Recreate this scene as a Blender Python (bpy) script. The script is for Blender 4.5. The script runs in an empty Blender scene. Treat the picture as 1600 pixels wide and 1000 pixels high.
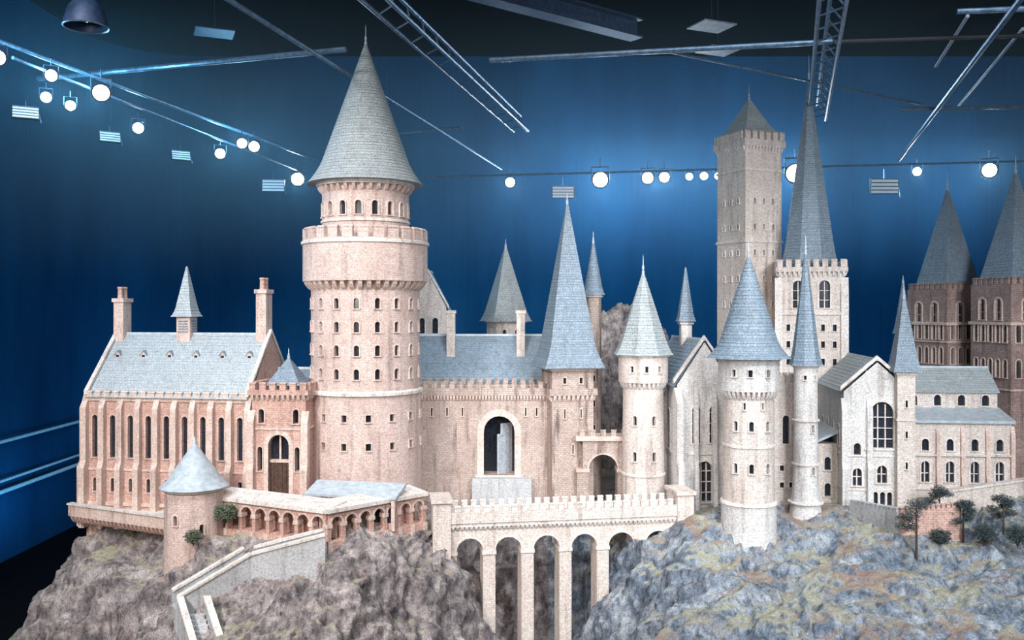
import bpy, math, random
import numpy as np
from mathutils import Vector, Matrix
random.seed(7)
PI = math.pi
S = bpy.context.scene
COL = S.collection
F, HZ, CH = 1400.0, 480.0, 5.0          # focal length in pixels, horizon row, eye height (m)

# ------------------------------------------------------------------ camera
cam = bpy.data.cameras.new('camera'); cam.sensor_width = 36.0; cam.lens = F/1600*36
cam.shift_y = -(500-HZ)/1600; cam.clip_end = 200
co = bpy.data.objects.new('camera', cam); COL.objects.link(co)
co.location = (0, 0, CH); co.rotation_euler = (PI/2, 0, 0); S.camera = co

# ------------------------------------------------------------------ world, lights, exposure
S.view_settings.view_transform = 'Standard'; S.view_settings.look = 'None'
S.view_settings.exposure = -0.12; S.view_settings.gamma = 1.0; S.view_settings.use_curve_mapping = False
w = bpy.data.worlds.new('world'); S.world = w; w.use_nodes = True
w.node_tree.nodes['Background'].inputs[0].default_value = (0.55, 0.75, 1.0, 1)
w.node_tree.nodes['Background'].inputs[1].default_value = 0.05

def lamp(name, typ, loc, energy, color=(1, 1, 1), target=None, **kw):
    l = bpy.data.lights.new(name, typ); l.energy = energy; l.color = color
    for k, v in kw.items(): setattr(l, k, v)
    o = bpy.data.objects.new(name, l); COL.objects.link(o); o.location = loc
    if target is not None:
        o.rotation_euler = (Vector(target)-Vector(loc)).to_track_quat('-Z', 'Y').to_euler()
    return o
WARM = (1.0, 0.945, 0.915); COOL = (0.90, 0.95, 1.0)
SP = dict(shadow_soft_size=.9, spot_size=math.radians(58), spot_blend=.7)
lamp('key_light', 'SPOT', (-7.5, 1.5, 10.2), 6000, WARM, (-3.4, 13, 2.6), **SP)
lamp('front_light', 'SPOT', (0.5, 0.5, 10.4), 1900, (1, .95, .93), (.6, 13, 2.4), **SP)
lamp('right_light', 'SPOT', (7.5, 2.0, 10.2), 4300, COOL, (4.4, 13, 2.6), **SP)
lamp('low_light_left', 'SPOT', (-5.0, -1.0, 6.4), 2700, WARM, (-3.0, 13, 4.6), **SP)
lamp('low_light_right', 'SPOT', (5.0, -1.0, 6.4), 5000, COOL, (5.0, 14, 5.2), **SP)
lamp('top_light', 'AREA', (0, 7.0, 11.2), 300, COOL, (0, 13.0, 2.4), shape='RECTANGLE', size=12, size_y=1.5, spread=math.radians(80))
BLUE = (0.02, 0.40, 0.80)
for x, e in ((-8, 75), (-4, 62), (0, 62), (4, 80), (8, 66), (12, 60)):       # floor battens washing the backdrop
    lamp('backdrop_wash', 'AREA', (x, 23.4, 0.6), e, BLUE, (x, 25, 2.6), shape='RECTANGLE', size=3.6, size_y=0.4)
lamp('side_wash', 'AREA', (-9.3, 19.5, 0.4), 60, BLUE, (-11, 20.5, 2.4), shape='RECTANGLE', size=4, size_y=0.4)

# ------------------------------------------------------------------ materials
def lin(c):
    return tuple(((x/255)/12.92 if x/255 <= .04045 else ((x/255+.055)/1.055)**2.4) for x in c) + (1,)
class NT:
    def __init__(s, name):
        m = bpy.data.materials.new(name); m.use_nodes = True; s.m = m; s.t = m.node_tree
        s.b = s.t.nodes['Principled BSDF']
    def n(s, typ, **kw):
        nd = s.t.nodes.new(typ)
        for k, v in kw.items():
            if isinstance(k, str) and k.startswith('i_'): nd.inputs[k[2:].replace('_', ' ')].default_value = v
            else: setattr(nd, k, v)
        return nd
    def l(s, a, b): s.t.links.new(a, b)
    def noise(s, vec, scale, detail=5, rough=.6):
        nd = s.n('ShaderNodeTexNoise'); nd.inputs['Scale'].default_value = scale
        nd.inputs['Detail'].default_value = detail; nd.inputs['Roughness'].default_value = rough
        s.l(vec, nd.inputs['Vector']); return nd.outputs['Fac']
    def ramp(s, fac, stops):
        r = s.n('ShaderNodeValToRGB'); e = r.color_ramp.elements
        while len(e) < len(stops): e.new(.5)
        for q, (p, c) in zip(e, stops): q.position = p; q.color = c
        s.l(fac, r.inputs['Fac']); return r.outputs['Color']
    def mix(s, fac, a, b, mode='MIX'):
        m = s.n('ShaderNodeMix', data_type='RGBA', blend_type=mode)
        for sock, v in ((m.inputs[0], fac), (m.inputs[6], a), (m.inputs[7], b)):
            if hasattr(v, 'is_linked'): s.l(v, sock)
            else: sock.default_value = v
        return m.outputs[2]
    def scaled(s, vec, sc):
        m = s.n('ShaderNodeMapping'); m.inputs['Scale'].default_value = sc; s.l(vec, m.inputs['Vector']); return m.outputs['Vector']
    def bump(s, h, strength, dist, prev=None):
        b = s.n('ShaderNodeBump'); b.inputs['Strength'].default_value = strength; b.inputs['Distance'].default_value = dist
        s.l(h, b.inputs['Height'])
        if prev is not None: s.l(prev, b.inputs['Normal'])
        return b.outputs['Normal']
W1, K1 = (1, 1, 1, 1), (0, 0, 0, 1)
def masonry(name, c1, c2, mortar, stain, bw=.07, bh=.03, ms=.003, amt=.55, rough=.85, bstr=.35, streak=.5):
    t = NT(name); uv = t.n('ShaderNodeTexCoord').outputs['UV']; pos = t.n('ShaderNodeNewGeometry').outputs['Position']
    br = t.n('ShaderNodeTexBrick'); t.l(uv, br.inputs['Vector'])
    br.inputs['Color1'].default_value = lin(c1); br.inputs['Color2'].default_value = lin(c2); br.inputs['Mortar'].default_value = lin(mortar)
    br.inputs['Scale'].default_value = 1; br.inputs['Brick Width'].default_value = bw; br.inputs['Row Height'].default_value = bh
    br.inputs['Mortar Size'].default_value = ms; br.inputs['Mortar Smooth'].default_value = .3; br.inputs['Bias'].default_value = -.1
    big = t.ramp(t.noise(pos, 2.2, 6, .65), [(.42, K1), (.66, W1)])
    c = t.mix(big, br.outputs['Color'], lin(stain)); 
    m = t.n('ShaderNodeMix', data_type='RGBA'); m.inputs[0].default_value = amt
    t.l(br.outputs['Color'], m.inputs[6]); t.l(c, m.inputs[7])
    st = t.ramp(t.noise(t.scaled(pos, (9, 9, .9)), 1.0, 5, .6), [(.52, W1), (.72, lin((120, 108, 104)))])
    c2_ = t.mix(streak, m.outputs[2], st, 'MULTIPLY')
    fine = t.ramp(t.noise(pos, 38, 4, .7), [(.3, lin((168, 164, 162))), (.6, W1)])
    c3 = t.mix(.75, c2_, fine, 'MULTIPLY')
    t.l(c3, t.b.inputs['Base Color']); t.b.inputs['Roughness'].default_value = rough
    inv = t.n('ShaderNodeMath', operation='SUBTRACT'); inv.inputs[0].default_value = 1; t.l(br.outputs['Fac'], inv.inputs[1])
    n1 = t.bump(inv.outputs[0], bstr, .006); n2 = t.bump(t.noise(pos, 45, 4), .35, .006, n1)
    t.l(n2, t.b.inputs['Normal']); return t.m
def plain(name, c, rough=.6, metal=0, var=.25, sc=12, emit=None, es=0, spec=.5):
    t = NT(name); pos = t.n('ShaderNodeNewGeometry').outputs['Position']
    d = tuple(int(x*(1-var)) for x in c)
    t.l(t.ramp(t.noise(pos, sc, 5), [(.35, lin(d)), (.65, lin(c))]), t.b.inputs['Base Color'])
    t.b.inputs['Roughness'].default_value = rough; t.b.inputs['Metallic'].default_value = metal; t.b.inputs['Specular IOR Level'].default_value = spec
    if emit: t.b.inputs['Emission Color'].default_value = emit; t.b.inputs['Emission Strength'].default_value = es
    return t.m
M = {}
M['pink'] = masonry('pink_stone', (230, 209, 201), (217, 192, 183), (202, 179, 171), (196, 169, 159))
M['rose'] = masonry('rose_stone', (226, 192, 180), (208, 168, 154), (186, 148, 136), (190, 150, 136))
M['brown'] = masonry('brown_stone', (208, 190, 180), (190, 170, 160), (166, 147, 139), (158, 138, 129), streak=.95)
M['cream'] = masonry('cream_stone', (234, 225, 218), (222, 208, 199), (206, 192, 184), (208, 188, 177), amt=.45)
M['pale'] = masonry('pale_stone', (232, 231, 230), (221, 217, 214), (206, 203, 201), (204, 195, 189), amt=.45)
M['dusk'] = masonry('dusky_stone', (190, 166, 158), (166, 140, 132), (132, 112, 108), (134, 110, 102), streak=.7)
M['trim'] = masonry('dressed_stone', (238, 232, 227), (230, 221, 214), (218, 207, 200), (212, 194, 184), bw=.2, bh=.12, ms=.002, bstr=.2)
M['trimr'] = masonry('rose_dressed_stone', (234, 214, 204), (224, 199, 187), (206, 180, 168), (206, 172, 158), bw=.2, bh=.12, ms=.002, bstr=.2)
M['conc'] = masonry('grey_render', (200, 202, 204), (188, 190, 192), (180, 182, 184), (164, 166, 170), bw=.4, bh=.25, ms=.002, bstr=.15)
SL = dict(bw=.045, bh=.045, ms=.003, amt=.4, rough=.6, bstr=.6, streak=.25)
M['slate'] = masonry('blue_grey_slate', (150, 168, 182), (130, 149, 166), (104, 120, 136), (124, 138, 148), **SL)
M['slate2'] = masonry('pale_slate', (200, 208, 212), (184, 194, 200), (150, 160, 168), (170, 176, 178), **SL)
M['slate3'] = masonry('grey_green_slate', (190, 198, 200), (172, 183, 187), (140, 150, 156), (156, 164, 164), **SL)
M['lead'] = plain('lead_sheet', (186, 198, 206), .5, 0, .15)
M['glass'] = plain('dark_glass', (52, 56, 66), .15, 0, .4, 30)
M['door'] = plain('oak_boards', (92, 66, 52), .6, 0, .4, 25)
M['shutter'] = plain('pale_shutter', (196, 204, 212), .6, 0, .2, 25)
M['steel'] = plain('galvanised_pipe', (110, 140, 170), .35, .6, .3)
M['black'] = plain('black_paint', (20, 22, 28), .5, 0, .3)
M['grey'] = plain('grey_fixture', (150, 160, 172), .45, .2, .2)
M['white'] = plain('white_reflector', (235, 240, 245), .4, 0, .1)
M['dark'] = plain('dark_ceiling', (5, 6, 9), .95, 0, .3, 2, spec=0)
M['floor'] = plain('dark_floor', (10, 11, 15), .9, 0, .3, 3, spec=.1)
M['lens'] = plain('lit_lens', (255, 255, 255), .4, 0, 0, 3, (.86, .95, 1, 1), 40)
M['tube'] = plain('faint_glow_tube', (210, 225, 240), .4, 0, .1, 3, (.6, .8, 1, 1), .25)  # faint glow put into the tubes, though the panels are unlit
M['trunk'] = plain('bark', (84, 66, 56), .9, 0, .4, 60)
M['leafd'] = plain('dark_needles', (62, 78, 80), .8, 0, .5, 30)
M['leafg'] = plain('scrub_leaves', (108, 124, 100), .8, 0, .5, 30)
def cloth():
    t = NT('blue_backdrop'); pos = t.n('ShaderNodeNewGeometry').outputs['Position']
    t.l(t.ramp(t.noise(t.scaled(pos, (1, 1, .25)), .55, 3), [(.3, lin((10, 58, 92))), (.7, lin((20, 78, 116)))]), t.b.inputs['Base Color'])
    t.b.inputs['Roughness'].default_value = .9; t.b.inputs['Specular IOR Level'].default_value = .1
    t.l(t.bump(t.noise(t.scaled(pos, (6, 6, .1)), 1.5, 3), .4, .05), t.b.inputs['Normal']); return t.m
M['cloth'] = cloth()
def rock(name, a, b, c, moss, rust, th=.43):
    t = NT(name); g = t.n('ShaderNodeNewGeometry'); pos = g.outputs['Position']
    base = t.ramp(t.noise(t.scaled(pos, (1, 1, 1.6)), 2.6, 9, .68), [(.28, lin(c)), (.46, lin(b)), (.64, lin(a))])
    vein_shade = t.ramp(t.noise(t.scaled(pos, (7, 7, 2.5)), 1.7, 8, .75), [(.36, lin((78, 78, 88))), (.56, W1)])  # vein noise, darkened to paint crevice shade into the rock colour
    base = t.mix(.85, base, vein_shade, 'MULTIPLY')
    sep = t.n('ShaderNodeSeparateXYZ'); t.l(g.outputs['Normal'], sep.inputs[0])
    ad = t.n('ShaderNodeMath', operation='MULTIPLY'); t.l(sep.outputs['Z'], ad.inputs[0]); t.l(t.noise(pos, 1.7, 7, .7), ad.inputs[1])
    mk = t.ramp(ad.outputs[0], [(th, K1), (th+.12, W1)])
    mcol = t.mix(t.ramp(t.noise(pos, 1.3, 4), [(.45, K1), (.62, W1)]), lin(moss), lin(rust))
    speck = t.ramp(t.noise(pos, 60, 3, .7), [(.3, lin((150, 150, 150))), (.65, W1)])
    t.l(t.mix(.8, t.mix(mk, base, mcol), speck, 'MULTIPLY'), t.b.inputs['Base Color']); t.b.inputs['Roughness'].default_value = .92
    n1 = t.bump(t.noise(pos, 11, 9, .65), .8, .03); n2 = t.bump(t.noise(pos, 60, 4, .7), .6, .012, n1)
    t.l(n2, t.b.inputs['Normal']); return t.m
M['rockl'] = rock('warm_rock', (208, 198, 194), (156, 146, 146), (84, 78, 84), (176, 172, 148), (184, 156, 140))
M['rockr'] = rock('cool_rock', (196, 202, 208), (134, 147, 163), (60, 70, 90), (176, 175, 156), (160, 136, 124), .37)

# ------------------------------------------------------------------ mesh helpers
class MB:
    def __init__(s): s.v = []; s.f = []; s.uv = []; s.ix = {}
    def vt(s, p):
        k = (round(p[0], 5), round(p[1], 5), round(p[2], 5)); i = s.ix.get(k)
        if i is None: i = s.ix[k] = len(s.v); s.v.append(k)
        return i
    def face(s, pts, uvs=None):
        ids = [s.vt(p) for p in pts]
        if len(set(ids)) < 3: return
        if uvs is None:
            a = Vector(pts[0]); n = Vector((0, 0, 0))
            for i in range(1, len(pts)-1): n += (Vector(pts[i])-a).cross(Vector(pts[i+1])-a)
            if n.length: n.normalize()
            if abs(n.z) > .85: uvs = [(p[0], p[1]) for p in pts]
            else:
                t = Vector((-n.y, n.x, 0)).normalized(); k = 1/max(.3, math.sqrt(1-n.z*n.z))
                uvs = [(p[0]*t.x+p[1]*t.y, p[2]*k) for p in pts]
        o, q = [], []
        for i, u in zip(ids, uvs):
            if i not in o: o.append(i); q.append(u)
        s.f.append(o); s.uv.extend(q)
    def hexa(s, P):                       # 8 corners: bottom 0-3 ccw, top 4-7
        for q in ((3, 2, 1, 0), (4, 5, 6, 7), (0, 1, 5, 4), (1, 2, 6, 5), (2, 3, 7, 6), (3, 0, 4, 7)): s.face([P[i] for i in q])
    def box(s, x0, x1, y0, y1, z0, z1):
        s.hexa([(x0, y0, z0), (x1, y0, z0), (x1, y1, z0), (x0, y1, z0), (x0, y0, z1), (x1, y0, z1), (x1, y1, z1), (x0, y1, z1)])
    def lathe(s, prof, seg=40, ph=0, cx=0, cy=0):   # prof from bottom to top, outer side
        d = 0
        for (r0, z0), (r1, z1) in zip(prof, prof[1:]):
            rm = max(r0, r1); dl = math.hypot(r1-r0, z1-z0)
            for k in range(seg):
                a, b = ph+2*PI*k/seg, ph+2*PI*(k+1)/seg
                P = [(cx+r*math.sin(t), cy-r*math.cos(t), z) for r, z, t in ((r0, z0, a), (r0, z0, b), (r1, z1, b), (r1, z1, a))]
                s.face(P, [(a*rm, d), (b*rm, d), (b*rm, d+dl), (a*rm, d+dl)])
            d += dl
    def tube(s, a, b, r, seg=8):
        a, b = Vector(a), Vector(b); d = (b-a).normalized(); u = d.orthogonal().normalized(); w_ = d.cross(u)
        ring = [u*math.cos(2*PI*k/seg)*r+w_*math.sin(2*PI*k/seg)*r for k in range(seg)]
        for k in range(seg):
            k2 = (k+1) % seg; s.face([a+ring[k], a+ring[k2], b+ring[k2], b+ring[k]])
        s.face([a+q for q in reversed(ring)]); s.face([b+q for q in ring])
    def wall(s, us, vs, ops, fn, rev=.05):          # grid wall with rectangular openings and reveals
        U = sorted(set([round(x, 5) for x in us]+[round(x, 5) for o in ops for x in (o[0]-o[2]/2, o[0]+o[2]/2)]))
        V = sorted(set([round(x, 5) for x in vs]+[round(x, 5) for o in ops for x in (o[1], o[1]+o[3])]))
        inside = lambda u, v: any(abs(u-o[0]) < o[2]/2 and o[1] < v < o[1]+o[3] for o in ops)
        for u0, u1 in zip(U, U[1:]):
            for v0, v1 in zip(V, V[1:]):
                if inside((u0+u1)/2, (v0+v1)/2): continue
                s.face([fn(u0, v0, 0), fn(u1, v0, 0), fn(u1, v1, 0), fn(u0, v1, 0)], [(u0, v0), (u1, v0), (u1, v1), (u0, v1)])
        for o in ops:
            l, r, b, t = o[0]-o[2]/2, o[0]+o[2]/2, o[1], o[1]+o[3]
            for (p, q) in (((l, b), (r, b)), ((r, b), (r, t)), ((r, t), (l, t)), ((l, t), (l, b))):
                s.face([fn(*p, 0), fn(*p, rev), fn(*q, rev), fn(*q, 0)])
    def mesh(s, name, mat, smooth=False):
        m = bpy.data.meshes.new(name); m.from_pydata(s.v, [], s.f); uv = m.uv_layers.new(name='UVMap')
        uv.data.foreach_set('uv', np.array(s.uv, dtype=np.float32).ravel()); m.materials.append(M[mat] if isinstance(mat, str) else mat)
        if smooth:
            m.polygons.foreach_set('use_smooth', [True]*len(m.polygons)); m.set_sharp_from_angle(angle=.6)
        m.update(); return m
    def build(s, name, mat, parent=None, loc=(0, 0, 0), rz=0, smooth=False): return put(name, s.mesh(name, mat, smooth), parent, loc, rz)
def put(name, mesh, parent=None, loc=(0, 0, 0), rz=0, sc=None):
    o = bpy.data.objects.new(name, mesh); COL.objects.link(o); o.parent = parent; o.location = loc; o.rotation_euler = (0, 0, rz)
    if sc: o.scale = sc
    return o
def tag(o, label, cat, group=None):
    o['label'] = label; o['category'] = cat
    if group: o['group'] = group
    return o
def thing(name, label, cat, loc=(0, 0, 0), rz=0, group=None):
    o = bpy.data.objects.new(name, None); COL.objects.link(o); o.location = loc; o.rotation_euler = (0, 0, rz); o.empty_display_size = .2
    return tag(o, label, cat, group)
def struct(o): o['kind'] = 'structure'; return o
def at(px, py, d): return Vector(((px-800)*d/F, d, CH+(HZ-py)*d/F))
def X(px, d): return (px-800)*d/F
def Z(py, d): return CH+(HZ-py)*d/F

# ------------------------------------------------------------------ building pieces
CACHE = {}
def window_mesh(w_, h, kind, mat, rev):
    k = (round(w_, 3), round(h, 3), kind, mat, rev)
    if k in CACHE: return CACHE[k]
    gate = kind == 'gate'; kind = 'arch' if gate else kind
    b = MB(); pr = .012; bw = max(.014, .215*w_) if kind == 'arch' else max(.012, .12*w_)
    if kind == 'arch':
        sp = h-w_/2; inn = [(-w_/2, 0)]+[(-math.cos(PI*i/10)*w_/2, sp+math.sin(PI*i/10)*w_/2) for i in range(11)]+[(w_/2, 0)]
        R = w_/2+bw; out = [(-R, 0)]+[(-math.cos(PI*i/10)*R, sp+math.sin(PI*i/10)*R) for i in range(11)]+[(R, 0)]
    else:
        inn = [(-w_/2, 0), (-w_/2, h), (w_/2, h), (w_/2, 0)]; out = [(-w_/2-bw, 0), (-w_/2-bw, h+bw*1.3), (w_/2+bw, h+bw*1.3), (w_/2+bw, 0)]
    for (a, a2), (c, c2) in zip(zip(inn, inn[1:]), zip(out, out[1:])):
        b.face([(a2[0], -pr, a2[1]), (c2[0], -pr, c2[1]), (c[0], -pr, c[1]), (a[0], -pr, a[1])][::-1])
        b.face([(c[0], -pr, c[1]), (c2[0], -pr, c2[1]), (c2[0], .02, c2[1]), (c[0], .02, c[1])][::-1])
        b.face([(a[0], -pr, a[1]), (a2[0], -pr, a2[1]), (a2[0], rev, a2[1]), (a[0], rev, a[1])])
    b.box(-w_/2-bw*1.3, w_/2+bw*1.3, -pr*1.8, .02, -max(.014, .1*w_), 0)       # sill
    if w_ > .11 and not gate:
        n = 2 if w_ > .2 else 1; t = .008
        for i in range(n): x = -w_/2+w_*(i+1)/(n+1); b.box(x-t, x+t, rev*.5, rev, 0, h-w_*.06-(.0 if n == 1 else .02))
        for i in range(int(h/.16)): z = .16*(i+1)-.03; b.box(-w_/2, w_/2, rev*.6, rev, z-.006, z+.006) if z < h-w_/2 else None
    p = MB(); p.box(-w_/2-.004, w_/2+.004, rev-.004, rev+.01, -.004, h+.004)
    CACHE[k] = (b.mesh('window', mat), p.mesh('pane', 'glass')); return CACHE[k]
def windows(parent, ops, fn, rz, trim, rev=.05):
    for o in ops:
        kind = o[4] if len(o) > 4 else 'rect'; a, p = window_mesh(o[2], o[3], kind, trim, rev)
        wo = put('window', a, parent, fn(o[0], o[1], 0), rz(o[0])); put('pane', p, wo)
def shaft(parent, r0, r1, z0, z1, ops, mat, trim, seg=48, name='shaft', flare=0):
    """round wall, u measured along the mean radius, u = 0 facing the front"""
    rm = (r0+r1)/2
    def fn(u, v, t):
        k = (v-z0)/(z1-z0); r = r0+(r1-r0)*k+flare*max(0, 1-k*2.2)**2-t; a = u/rm; return (r*math.sin(a), -r*math.cos(a), v)
    b = MB(); us = [PI*rm*(2*i/seg-1) for i in range(seg+1)]; nv = 10 if flare else 3
    b.wall(us, [z0+(z1-z0)*i/nv for i in range(nv+1)], ops, fn)
    b.build(name, mat, parent, smooth=True); windows(parent, ops, fn, lambda u: u/rm, trim)
def ring(parent, name, prof, mat, seg=48, ph=0, smooth=True): 
    b = MB(); b.lathe(prof, seg, ph); return b.build(name, mat, parent, smooth=smooth)
def courses(r0, z0, z1, n, bell=.0, tip=.0, step=.006):
    pr = []
    for i in range(n):
        k0, k1 = i/n, (i+1)/n
        f = lambda k: tip+(r0-tip)*((1-k)+bell*max(0, .18-k)**2*20)
        pr += [(f(k0)+step, z0+(z1-z0)*k0), (f(k1)+.0, z0+(z1-z0)*k1)]
    return [(r0*.9, z0+.004)]+pr
def cone_roof(parent, r, z0, z1, mat, seg=40, ph=0, bell=.25, n=None, finial=.18, soft=True):
    n = n or max(10, int((z1-z0)/.055)); ring(parent, 'roof', courses(r, z0, z1, n, bell, .012), mat, seg, ph, smooth=False if not soft else True)
    fb = MB(); t = finial; fb.lathe([(.02, z1-.04), (.022, z1+.02), (.012, z1+.03), (.02, z1+t*.3), (.008, z1+t*.4), (.006, z1+t*.8), (0, z1+t)], 10); fb.build('finial', 'lead', parent, smooth=True)
def corbel_mesh(d, w_, h, mat):
    k = ('corb', d, w_, h, mat)
    if k not in CACHE:
        b = MB(); pr = [(0, 0), (-d*.45, h*.25), (-d*.8, h*.6), (-d, h), (0.02, h), (.02, 0)]
        for (y0, z0), (y1, z1) in zip(pr, pr[1:]+pr[:1]): b.face([(-w_/2, y0, z0), (w_/2, y0, z0), (w_/2, y1, z1), (-w_/2, y1, z1)][::-1])
        b.face([(-w_/2, y, z) for y, z in pr][::-1]); b.face([(w_/2, y, z) for y, z in pr]); CACHE[k] = b.mesh('corbel', mat)
    return CACHE[k]
def merlon_mesh(w_, t, h, mat):
    k = ('mer', w_, t, h, mat)
    if k not in CACHE:
        b = MB(); b.box(-w_/2, w_/2, -t/2, t/2, -.004, h*.8)
        x, y, z0, z1 = w_/2+.006, t/2+.008, h*.8, h
        b.hexa([(-x, -y, z0), (x, -y, z0), (x, y, z0), (-x, y, z0), (-x*.9, -y*.2, z1), (x*.9, -y*.2, z1), (x*.9, y*.2, z1), (-x*.9, y*.2, z1)])
        CACHE[k] = b.mesh('merlon', mat)
    return CACHE[k]
def circle_row(parent, name, mesh, r, z, n, front=None):
    for i in range(n):
        a = 2*PI*(i+.5)/n
        if front and math.cos(a) < front: continue
        put(name, mesh, parent, (r*math.sin(a), -r*math.cos(a), z), a)
def line_row(parent, name, mesh, a, b, n, rz=0):
    for i in range(n):
        k = (i+.5)/n; put(name, mesh, parent, tuple(a[j]+(b[j]-a[j])*k for j in range(3)), rz)
def sides(L, D):
    def mk(ox, oy, dx, dy):
        return lambda u, v, t: (ox+dx*u-dy*t, oy+dy*u+dx*t, v)
    return {'front': (mk(-L/2, -D/2, 1, 0), L, 0), 'right': (mk(L/2, -D/2, 0, 1), D, PI/2), 'back': (mk(L/2, D/2, -1, 0), L, PI), 'left': (mk(-L/2, D/2, 0, -1), D, -PI/2)}
def block(parent, L, D, z0, z1, ops, mat, trim, gable=None, zr=0, rev=.05, name='wall', top=True):
    b = MB(); sd = sides(L, D)
    for k, (fn, ln, rz) in sd.items():
        b.wall([0, ln], [z0, z1], ops.get(k, []), fn, rev)
        if gable == 'x' and k in ('left', 'right') or gable == 'y' and k in ('front', 'back'):
            b.face([fn(0, z1, 0), fn(ln, z1, 0), fn(ln/2, zr, 0)], [(0, z1), (ln, z1), (ln/2, zr)])
        windows(parent, ops.get(k, []), fn, lambda u, rz=rz: rz, trim, rev)
    if top and not gable: b.face([(-L/2, -D/2, z1), (L/2, -D/2, z1), (L/2, D/2, z1), (-L/2, D/2, z1)])
    return b.build(name, mat, parent)
def gable_roof(parent, L, D, ze, zr, mat, axis='x', ov=.05, n=None, cap='lead', name='roof'):
    sl = math.hypot(D/2, zr-ze); n = n or max(8, int(sl/.055)); b = MB(); e = ov/(D/2)
    tr = (lambda x, y, z: (x, y, z)) if axis == 'x' else (lambda x, y, z: (-y, x, z))
    for s_ in (-1, 1):
        for i in range(n):
            k0, k1 = i/n*(1+e)-e, (i+1)/n*(1+e)-e
            A = (s_*D/2*(1-k0), ze+(zr-ze)*k0+.022); B = (s_*D/2*(1-k1), ze+(zr-ze)*k1+.014); C = (A[0], A[1]-.012)
            xs = (-L/2-ov*.4, L/2+ov*.4)
            P = [tr(xs[0], *A), tr(xs[1], *A), tr(xs[1], *B), tr(xs[0], *B)]; Q = [tr(xs[0], *C), tr(xs[1], *C), tr(xs[1], *A), tr(xs[0], *A)]
            uvp = [(xs[0], k0*sl), (xs[1], k0*sl), (xs[1], k1*sl), (xs[0], k1*sl)]
            if s_ > 0: P, Q, uvp = P[::-1], Q[::-1], uvp[::-1]
            b.face(P, uvp); b.face(Q)
    b.build(name, mat, parent)
    c = MB(); x = L/2+ov*.4; c.hexa([tr(-x, -.02, zr), tr(x, -.02, zr), tr(x, .02, zr), tr(-x, .02, zr), tr(-x, -.012, zr+.035), tr(x, -.012, zr+.035), tr(x, .012, zr+.035), tr(-x, .012, zr+.035)])
    c.build('ridge_cap', cap, parent)
def coping(parent, D, ze, zr, pos, axis, mat, t=.06, h=.06):    # raking coping on a gable; axis 'x': gable plane at x = pos
    tr = (lambda x, y, z: (x, y, z)) if axis == 'x' else (lambda x, y, z: (-y, x, z))
    for s_ in (-1, 1):
        b = MB(); x0, x1 = pos-t/2, pos+t/2; a = (s_*(D/2+.05), ze-.03); c = (0, zr+.0)
        P = [tr(x0, *a), tr(x1, *a), tr(x1, *c), tr(x0, *c)]; Q = [(p[0], p[1], p[2]+h) for p in P]
        b.hexa(P+Q) if s_ < 0 else b.hexa([P[3], P[2], P[1], P[0], Q[3], Q[2], Q[1], Q[0]]); b.build('gable_coping', mat, parent)
def band(parent, L, D, z, h, pr, mat, name='string_course'):
    b = MB(); b.box(-L/2-pr, L/2+pr, -D/2-pr, D/2+pr, z, z+h); return b.build(name, mat, parent)
def battlement(parent, L, D, z, mat, n, m, mh=.11, mt=.05, mw=.09, ph=.07, cor=None, trim='trim'):
    """parapet on a rectangular top: wall ring, merlons and optional corbels"""
    pr = .05 if cor else .0
    for (x0, x1, y0, y1) in ((-L/2-pr, L/2+pr, -D/2-pr, -D/2-pr+mt), (-L/2-pr, L/2+pr, D/2+pr-mt, D/2+pr), (-L/2-pr, -L/2-pr+mt, -D/2-pr+mt, D/2+pr-mt), (L/2+pr-mt, L/2+pr, -D/2-pr+mt, D/2+pr-mt)):
        b = MB(); b.box(x0, x1, y0, y1, z, z+ph); b.build('parapet', mat, parent)
    me = merlon_mesh(mw, mt, mh, mat); x, y = L/2+pr-mt/2, D/2+pr-mt/2
    line_row(parent, 'merlon', me, (-L/2-pr, -y, z+ph), (L/2+pr, -y, z+ph), n); line_row(parent, 'merlon', me, (-L/2-pr, y, z+ph), (L/2+pr, y, z+ph), n)
    line_row(parent, 'merlon', me, (-x, -D/2+.04, z+ph), (-x, D/2-.04, z+ph), m, PI/2); line_row(parent, 'merlon', me, (x, -D/2+.04, z+ph), (x, D/2-.04, z+ph), m, PI/2)
    if cor:
        c = corbel_mesh(.05, .035, .09, trim)
        line_row(parent, 'corbel', c, (-L/2-.02, -D/2, z-.09), (L/2+.02, -D/2, z-.09), cor); line_row(parent, 'corbel', c, (L/2, -D/2, z-.09), (L/2, D/2, z-.09), max(3, int(cor*D/L)), PI/2)
        line_row(parent, 'corbel', c, (-L/2, D/2, z-.09), (-L/2, -D/2, z-.09), max(3, int(cor*D/L)), -PI/2)
def buttress(parent, x, y, w_, d, z0, z1, mat, rz=0, name='buttress'):
    k = ('butt', w_, d, round(z1-z0, 3), mat)
    if k not in CACHE:
        b = MB(); h = z1-z0; st = [(0, d), (.45, d), (.5, d*.66), (.9, d*.66), (1, .0)]
        for (k0, d0), (k1, d1) in zip(st, st[1:]):
            b.face([(-w_/2, -d0, h*k0), (w_/2, -d0, h*k0), (w_/2, -d1, h*k1), (-w_/2, -d1, h*k1)])
            b.face([(w_/2, -d0, h*k0), (w_/2, .02, h*k0), (w_/2, .02, h*k1), (w_/2, -d1, h*k1)])
            b.face([(-w_/2, .02, h*k0), (-w_/2, -d0, h*k0), (-w_/2, -d1, h*k1), (-w_/2, .02, h*k1)])
        CACHE[k] = b.mesh('buttress', mat)
    return put(name, CACHE[k], parent, (x, y, z0), rz)
def pyramid(parent, w_, z0, z1, mat, ph=PI/4, seg=4, bell=.15, finial=.15): cone_roof(parent, w_/math.sqrt(2) if seg == 4 else w_/2, z0, z1, mat, seg, ph if seg == 4 else PI/seg, bell, None, finial, soft=False)
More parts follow.
